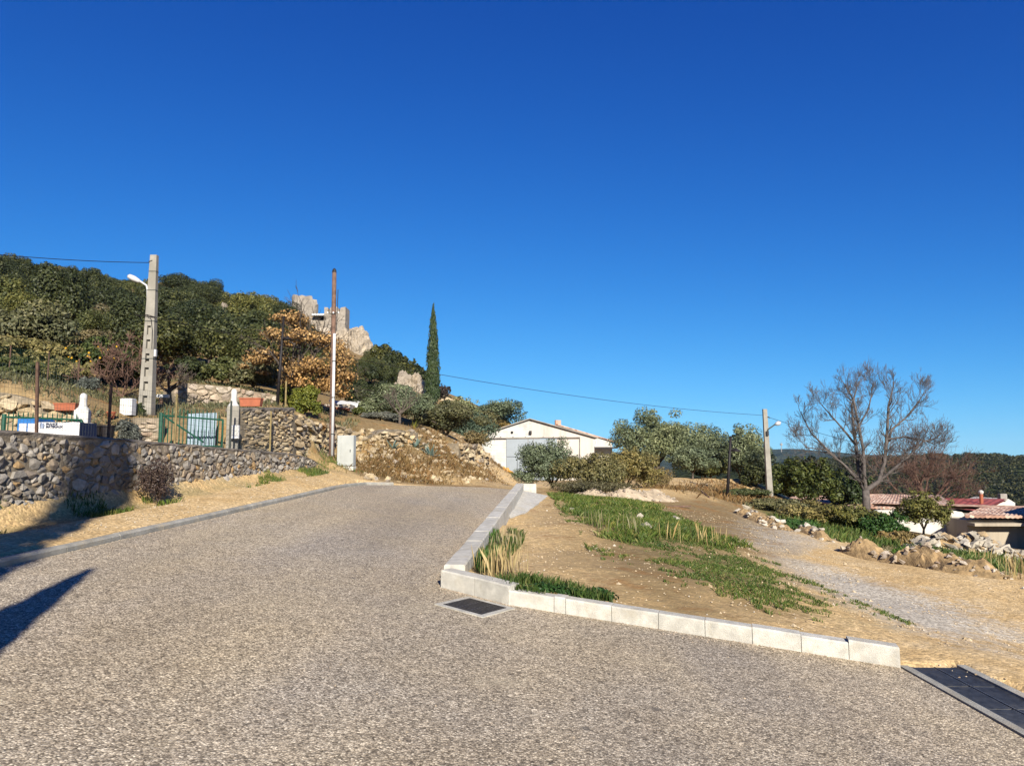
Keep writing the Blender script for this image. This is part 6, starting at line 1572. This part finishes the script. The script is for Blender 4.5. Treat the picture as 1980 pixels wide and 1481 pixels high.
for (x, y, s_), z, sd_ in zip(rs, Z, sdv):
    if sd_ < .3: continue
    a = rg.uniform(0, 6.28); ca_, sa = math.cos(a), math.sin(a)
    m.add([(x + (p[0] * ca_ - p[1] * sa) * s_ * rg.uniform(.7, 1.3), y + (p[0] * sa + p[1] * ca_) * s_ * rg.uniform(.7, 1.2), z + p[2] * s_) for p in T8], [(0, 1, 4), (1, 2, 4), (2, 3, 4), (3, 0, 4)])
tag(m.build('pebbles', MATS['pebble_tan']), 'loose pebbles scattered over the ochre dirt', 'pebbles', kind='stuff')
deb = []
def along(p, q, n, w0, w1):
    d_ = Vector((q[0] - p[0], q[1] - p[1], 0)); L_ = d_.length; d_ /= L_; nn = Vector((d_.y, -d_.x, 0))
    for _ in range(n):
        t_ = rg.uniform(0, L_); o_ = w0 + (w1 - w0) * rg.random() ** 2; deb.append((p[0] + d_.x * t_ + nn.x * o_, p[1] + d_.y * t_ + nn.y * o_, rg.uniform(.004, .013)))
along((K2.x, K2.y), (K3.x, K3.y), 420, .01, .3); along((CORNER.x, CORNER.y), (K2.x, K2.y), 160, .01, .25); along((FARW.x, FARW.y), (CORNER.x, CORNER.y), 500, .01, .35)
along((kerb_x(5), 5), (kerb_x(19), 19), 700, .01, .5)
for _ in range(260): deb.append((rg.uniform(-4.4, 3), rg.uniform(4, 12), rg.uniform(.005, .011)))
m = MB()
for x, y, s_ in deb:
    if not (left_x(y) + .02 < x < right_x(y) - .01): continue
    a = rg.uniform(0, 6.28); ca_, sa = math.cos(a), math.sin(a); z = road_z(x, y)
    m.add([(x + (p[0] * ca_ - p[1] * sa) * s_ * rg.uniform(.7, 1.3), y + (p[0] * sa + p[1] * ca_) * s_ * rg.uniform(.7, 1.2), z + p[2] * s_) for p in T8], [(0, 1, 4), (1, 2, 4), (2, 3, 4), (3, 0, 4)])
tag(m.build('loose_chippings', M_pale), 'loose stone chippings lying along the kerbs on the road', 'gravel', kind='stuff')
# loose stones on the bank
sp = []
for _ in range(420):
    px, py = rg.uniform(690, 962), rg.uniform(830, 934); p = gp(px, py, 20, 60)
    if p.y < 20.6 or sd_poly(np.array([p.x]), np.array([p.y]), ROADP)[0] < .35: continue
    sp.append((p.x, p.y, p.z + .02, rg.uniform(.06, .3)))
tag(rocks_joined(sp, 4).build('bank_stones', M_dry), 'loose stones strewn over the earth bank left of the barn', 'stones', kind='stuff')
# dead plank, twig bits
p = gp(1310, 980); m = MB(); m.box((0, 0, .02), (.9, .08, .04), .1); o = m.build('plank', M_wood, loc=(p.x, p.y, p.z)); tag(o, 'thin dark plank lying on the gravel track', 'plank')
a, b_ = at(1350, 945, 30.5), at(1372, 962, 29.0); m = MB(); m.tube([a, b_], .035, 5); tag(m.build('fallen_pole', M_wood), 'dark fallen pole leaning on the stony slope left of the dark lamp post', 'pole')

# ------------------------------------------------------------------ grass and weeds
def blades(spots, hmin, hmax, w, rg, lean=.35, fan=1, tri=True):
    X = np.array([s_[0] for s_ in spots]); Y = np.array([s_[1] for s_ in spots]); Z = Hraw(X, Y)
    n = len(X); a = rg.uniform(0, 6.283, n); h = rg.uniform(hmin, hmax, n); ln = np.abs(rg.normal(0, lean, n)) * h; b = rg.uniform(0, 6.283, n)
    dx, dy = np.cos(a) * w / 2, np.sin(a) * w / 2; lx, ly = np.cos(b) * ln, np.sin(b) * ln
    V = np.stack([np.stack([X - dx, Y - dy, Z - .01], 1), np.stack([X + dx, Y + dy, Z - .01], 1), np.stack([X + dx * .7 + lx * .4, Y + dy * .7 + ly * .4, Z + h * .6], 1), np.stack([X + lx, Y + ly, Z + h * .95], 1)], 1).reshape(-1, 3)
    return V, np.arange(4 * n).reshape(n, 4)
def in_poly(poly, n, rg, edge=.0, patch=0.0, pseed=0, core=None):
    xs_ = [p[0] for p in poly]; ys_ = [p[1] for p in poly]; out = []
    X = rg.uniform(min(xs_), max(xs_), n * 4); Y = rg.uniform(min(ys_), max(ys_), n * 4); sd_ = sd_poly(X, Y, poly)
    for x, y, s_ in zip(X, Y, sd_):
        if s_ > edge: continue
        if patch:
            v = noise.noise((x * .9 + pseed, y * .9, pseed)) + .5 * noise.noise((x * 3.1, y * 3.1, pseed)) + (.6 * noise.noise((x * 9.1, y * 6.1, pseed)) if core else 0)
            if v < patch + .35 * (s_ > -.4): continue
        out.append((x, y))
        if len(out) >= n: break
    return out
rg = np.random.default_rng(77)
G1 = plan([(1060, 957), (1130, 952), (1200, 960), (1290, 985), (1350, 1020), (1440, 1056), (1330, 1068), (1240, 1055), (1170, 1040), (1110, 1000)])
V, Fc = blades(in_poly(G1, 30000, rg, .15, -.1, 2, 1), .03, .15, .011, rg, .5); tag(mesh_obj('tall_grass', V, Fc, G_grass), 'lush green grass on the mound beside the low block wall', 'grass', kind='stuff')
V, Fc = blades(in_poly(GREEN, 66000, rg, .6, -.13, 5, 1), .012, .05, .011, rg, .6); tag(mesh_obj('short_grass', V, Fc, G_grass), 'short patchy grass spreading over the dirt', 'grass', kind='stuff')
sp = [s_ for s_ in in_poly(NEARG, 11000, rg, .03, -.7, 3)]
V, Fc = blades(sp, .03, .13, .01, rg); tag(mesh_obj('kerb_grass', V, Fc, G_grass), 'green grass tufts growing along the inside of the block kerb', 'grass', kind='stuff')
sp = in_poly(WALLG, 15000, rg, .1, -.12, 8) + [(at(px, 900, D_).x + rg.normal(0, .25), D_ + rg.normal(0, .3)) for px, D_ in ((612, 21), (625, 21.8), (640, 22.6), (655, 21.9), (690, 22.6), (605, 20.6)) for _ in range(220)]; V, Fc = blades(sp, .03, .12, .011, rg); tag(mesh_obj('verge_grass', V, Fc, G_grass), 'dull grass along the foot of the grey stone wall', 'grass', kind='stuff')
sp = in_poly(plan([(1500, 1000), (1620, 1045), (1760, 1060), (1980, 1115), (1980, 1078), (1760, 1060), (1640, 1020)]), 9000, rg, .4, -.2, 9); V, Fc = blades(sp, .06, .3, .02, rg); tag(mesh_obj('rough_grass', V, Fc, G_grass), 'rough grass between the dirt mound and the rubble heap', 'grass', kind='stuff')
dry = [(p[0] + rg.normal(0, .5), p[1] + rg.normal(0, .8)) for p in [(at(px, py, D_).x, D_) for px, py, D_ in ((720, 920, 23.6), (760, 925, 23.8), (800, 925, 25), (850, 920, 27.5), (900, 915, 31), (930, 915, 36), (700, 905, 24), (780, 905, 25), (880, 870, 33), (860, 890, 30), (905, 925, 35), (930, 930, 39), (945, 930, 43), (955, 928, 47), (938, 915, 42), (915, 905, 37.5), (868, 905, 29.5))] for _ in range(900)]
dsd_ = sd_poly(np.array([q[0] for q in dry]), np.array([q[1] for q in dry]), ROADP); dry = [q for q, e_ in zip(dry, dsd_) if e_ > .25]
V, Fc = blades(dry, .06, .22, .025, rg, .5); tag(mesh_obj('dry_grass', V, Fc, mat_leaf('dry_bank_grass', [(.14, .085, .035), (.24, .15, .06), (.33, .22, .1), (.28, .13, .045)], .2)), 'dry brown grass on the face of the earth bank', 'grass', kind='stuff')
dry = [(p[0] + rg.normal(0, 1.0), p[1] + rg.normal(0, 1.0)) for p in [(at(px, 950, D_).x, D_) for px, D_ in ((1340, 31), (1380, 32), (1430, 33), (1470, 35), (1310, 32), (1400, 34))] for _ in range(800)]
V, Fc = blades(dry, .06, .25, .03, rg, .5); tag(mesh_obj('dry_grass', V, Fc, MATS['dry_bank_grass']), 'dry brown grass on the slope below the right olive trees', 'grass', kind='stuff')
gard = [(x, y) for x, y in zip(rg.uniform(-22, -5.6, 26000), rg.uniform(17.5, 29, 26000)) if noise.noise((x * .8, y * .8, 4)) + .5 * noise.noise((x * 2.3, y * 2.3, 2)) > -.02 and (y > 20.6 or x < -6.6 - .1 * (20 - y)) and y > 18.6 - (x < -9.6) * 1.2]
V, Fc = blades(gard, .04, .2, .03, rg, .6); tag(mesh_obj('garden_weeds', V, Fc, G_scrub), 'olive and straw-coloured weeds over the terraced garden slope', 'weeds', kind='stuff')
# straw stalks
def straw(pxs, hm, n, label, seed, sprd=.12, w=.006):
    rg = np.random.default_rng(seed); sp = []
    for px, py in pxs:
        p = gp(px, py)
        sp += [(p.x + rg.normal(0, sprd), p.y + rg.normal(0, sprd)) for _ in range(n)]
    sp = [s_ for s_, d_ in zip(sp, sd_poly(np.array([s_[0] for s_ in sp]), np.array([s_[1] for s_ in sp]), ROADP)) if d_ > .26]
    V, Fc = blades(sp, hm * .5, hm, w, rg, .12); return tag(mesh_obj('straw_tuft', V, Fc, G_straw), label, 'dry grass', kind='stuff')
straw([(955, 1118), (968, 1112), (980, 1116), (985, 1105)], .42, 42, 'tall pale straw stalks behind the kerb corner', 1)
straw([(965, 1068), (985, 1062), (975, 1056)], .4, 30, 'tall pale straw stalks beside the low block wall', 2)
straw([(1150, 1020), (1165, 1022), (1215, 1030), (1225, 1022)], .42, 16, 'pale dry stalks standing in the lush grass', 3, .1)
straw([(1295, 1045), (1355, 1052), (1365, 1050), (1385, 1052)], .45, 16, 'pale dry stalks at the right edge of the grass', 4, .1)
straw([(1905, 1095), (1960, 1110), (1965, 1118), (1820, 1068)], .55, 30, 'tall pale straw at the right edge beyond the dirt mound', 5, .15, .012)
# broad-leaved weeds along the kerb
rg = np.random.default_rng(5); B = []
for px, py in ((1060, 1150), (1085, 1152), (1110, 1155), (1135, 1158), (1160, 1161), (1182, 1164), (1035, 1148), (1120, 1150), (1150, 1154)):
    p = gp(px, py - 3); p = p + Vector((0, .06, 0))
    for _ in range(3): B.append((p.x + rg.normal(0, .06), p.y + rg.normal(0, .04), p.z + .03, .09, .07, .05))
V, Fc = leaf_arrays(B, 2200, .035, rg, .8, .7, .3); tag(mesh_obj('broad_leaved_weeds', V, Fc, G_weed), 'dark green broad-leaved weeds hanging over the near block kerb', 'weeds', kind='stuff')
B = []
for px, py in ((950, 1060), (955, 1052), (935, 1098), (945, 1092), (930, 1108)):
    p = gp(px, py); B += [(p.x + rg.normal(0, .04), p.y + .05, p.z + .1, .1, .1, .14)]
V, Fc = leaf_arrays(B, 2200, .07, rg, .22, .1, .4, elong=(0, 0, 1)); tag(mesh_obj('green_weeds', V, Fc, G_weed), 'upright green weeds between the low wall and the straw', 'weeds', kind='stuff')
p = gp(1745, 1085); bush('weed_clump', 'spreading green weed clump growing on the dirt mound', 'weeds', (p.x, p.y - .25, p.z + .05), (.42, .3, .14), G_weed, 1500, .1, 131, .0, aspect=.3, lump=8)
p = at(325, 965, 12.9); bush('dry_shrub', 'dark purplish dry shrub growing against the grey stone wall', 'bush', (wall_x(12.9) + .36, 12.9, H(wall_x(12.9) + .36, 12.9) - .03), (.3, .34, .38), G_pur, 5200, .036, 132, .0, aspect=.45, lump=14, jitter=.3, frac=.5, bark=M_twig)
p = at(978, 925, 50); bush('weed_clump', 'green weeds below the yellow sheet by the barn', 'weeds', (p.x, 50, H(p.x, 50)), (1.3, .7, .3), G_grass, 2500, .2, 133, .0, aspect=.2, lump=8)

# ------------------------------------------------------------------ distant hills
def ridge(name, pts, D, depth, zbase, mat, amp, seed):
    V, Fc = [], []; N = 90; K = 14
    for i in range(N + 1):
        px = pts[0][0] + (pts[-1][0] - pts[0][0]) * i / N; py = np.interp(px, [a for a, b_ in pts], [b_ for a, b_ in pts]); top = at(px, py, D)
        for k in range(K + 1):
            f_ = k / K; y = D - depth * (1 - f_) if f_ <= 1 else D; sc = y / D
            z = zbase + (top.z - zbase) * math.sin(f_ * math.pi / 2) ** 1.3 + amp * noise.noise((px * .02, f_ * 5, seed)) * min(1, 3 * (1 - f_) + .15)
            V.append((top.x * sc, y, z))
        V.append((top.x * 1.2, D * 1.2, zbase))
    for i in range(N):
        for k in range(K + 1): a = i * (K + 2) + k; Fc.append((a, a + K + 2, a + K + 3, a + 1))
    o = mesh_obj(name, V, Fc, mat, smooth=True); o['kind'] = 'structure'; return o, V
def mat_forest(name, cols, sc):
    m, nt, b, o = nt_new(name); P = pos(nt); v = nd(nt, 'ShaderNodeTexVoronoi', i_Vector=P, i_Scale=sc); n = noise_n(nt, P, sc * .12, 5, .6)
    c = ramp(nt, n, [(.3, cols[0]), (.55, cols[1]), (.75, cols[2])]); nt.links.new(c, b.inputs['Base Color']); b.inputs['Roughness'].default_value = 1; b.inputs['Specular IOR Level'].default_value = 0
    bump(nt, b, math_n(nt, 'MULTIPLY', v.outputs['Distance'], -1.0), 1.0, 1.0 / sc * 1.5); return m
MF = mat_forest('forest_floor', [(.02, .026, .012), (.035, .042, .018), (.055, .055, .028)], .22)
ridge('far_hills', [(700, 880), (1200, 876), (1400, 875), (1490, 869), (1530, 867), (1600, 873), (1660, 878), (1760, 882), (2100, 884), (2500, 880)], 2400, 1300, -60, mat_forest('far_forest', [(.02, .027, .016), (.035, .042, .024), (.06, .058, .036)], .05), 9, 2)
hill, HV = ridge('forest_hill', [(1300, 905), (1480, 900), (1620, 893), (1700, 889), (1800, 886), (1900, 885), (1980, 887), (2200, 890), (2500, 892)], 420, 300, -26, MF, 2.0, 4)
rg = np.random.default_rng(9); B = []
HVa = np.array(HV).reshape(91, 16, 3)
for _ in range(2600):
    i = rg.integers(20, 84); k = rg.integers(1, 14); f_, g_ = rg.random(2)
    p = HVa[i, k] * (1 - f_) * (1 - g_) + HVa[i + 1, k] * f_ * (1 - g_) + HVa[i, k + 1] * (1 - f_) * g_ + HVa[i + 1, k + 1] * f_ * g_
    if p[1] < 130: continue
    r_ = rg.uniform(1.2, 2.6); B.append((p[0], p[1], p[2] + r_ * .4, r_, r_, r_ * .8))
V, Fc = leaf_arrays(B, 120000, .85, rg, .7, .35, .1, low=-.2); tag(mesh_obj('distant_forest', V, Fc, mat_leaf('far_oak_leaf', [(.012, .017, .008), (.024, .031, .012), (.038, .046, .018), (.06, .064, .026)], .15)), 'dark evergreen forest covering the distant hill on the right', 'forest', kind='stuff')
p = at(1511, 868, 1500); t = thing('mast', 'tiny lattice mast on the far blue ridge', 'mast', (p.x, 1500, p.z - 6)); m = MB(); m.tube([(0, 0, 0), (0, 0, 20)], [.9, .5], 4); m.build('tower', M_fib, t); m = MB(); m.box((0, 0, 15), (4, 4, 3)); m.build('platform', M_fib, t)

# ------------------------------------------------------------------ trees behind the viewpoint that shade the lower left
def shade_tree(x, y, h, r, seed, label, sh=1.0):
    t = thing('cypress_tree', label, 'tree', (x, y, H(x, y) - .1)); rg = np.random.default_rng(seed); B = []
    for f_ in np.linspace(.03, .99, 46):
        rr = r * min(1, (1 - f_) * 1.5 + .04) ** sh
        for _ in range(4): w = rg.uniform(0, 6.28); B.append((math.cos(w) * rr * .3, math.sin(w) * rr * .3, f_ * h, rr * .75, rr * .75, h * .03))
    V, Fc = leaf_arrays(B, 26000, .22, rg, .4, .2, .35, elong=(0, 0, 1.0)); mesh_obj('crown', V, Fc, G_cyp, t); m = MB(); m.tube([(0, 0, -.2), (0, 0, h * .8)], [.14, .03], 7); m.build('trunk', M_bark, t)
shade_tree(-2.2, -1.15, 5.1, .55, 1, 'slim cypress behind the viewpoint whose shadow tips onto the road')
shade_tree(-3.0, -3.3, 12.2, .85, 2, 'tall cypress behind the viewpoint whose shadow reaches the stone wall')

# ------------------------------------------------------------------ the air between here and the far ridge
m = MB(); m.box((0, 1600, 20), (7200, 3900, 164)); hz = m.build('haze'); hz['kind'] = 'stuff'; hz['label'] = 'thin bluish winter haze in the valley air'; hz['category'] = 'haze'
hm = bpy.data.materials.new('haze_air'); hm.use_nodes = True; hn = hm.node_tree; hn.nodes.clear()
pv = hn.nodes.new('ShaderNodeVolumePrincipled'); pv.inputs['Color'].default_value = (.5, .76, 1, 1); pv.inputs['Density'].default_value = .00006
ho = hn.nodes.new('ShaderNodeOutputMaterial'); hn.links.new(pv.outputs[0], ho.inputs['Volume']); hz.data.materials.append(hm)
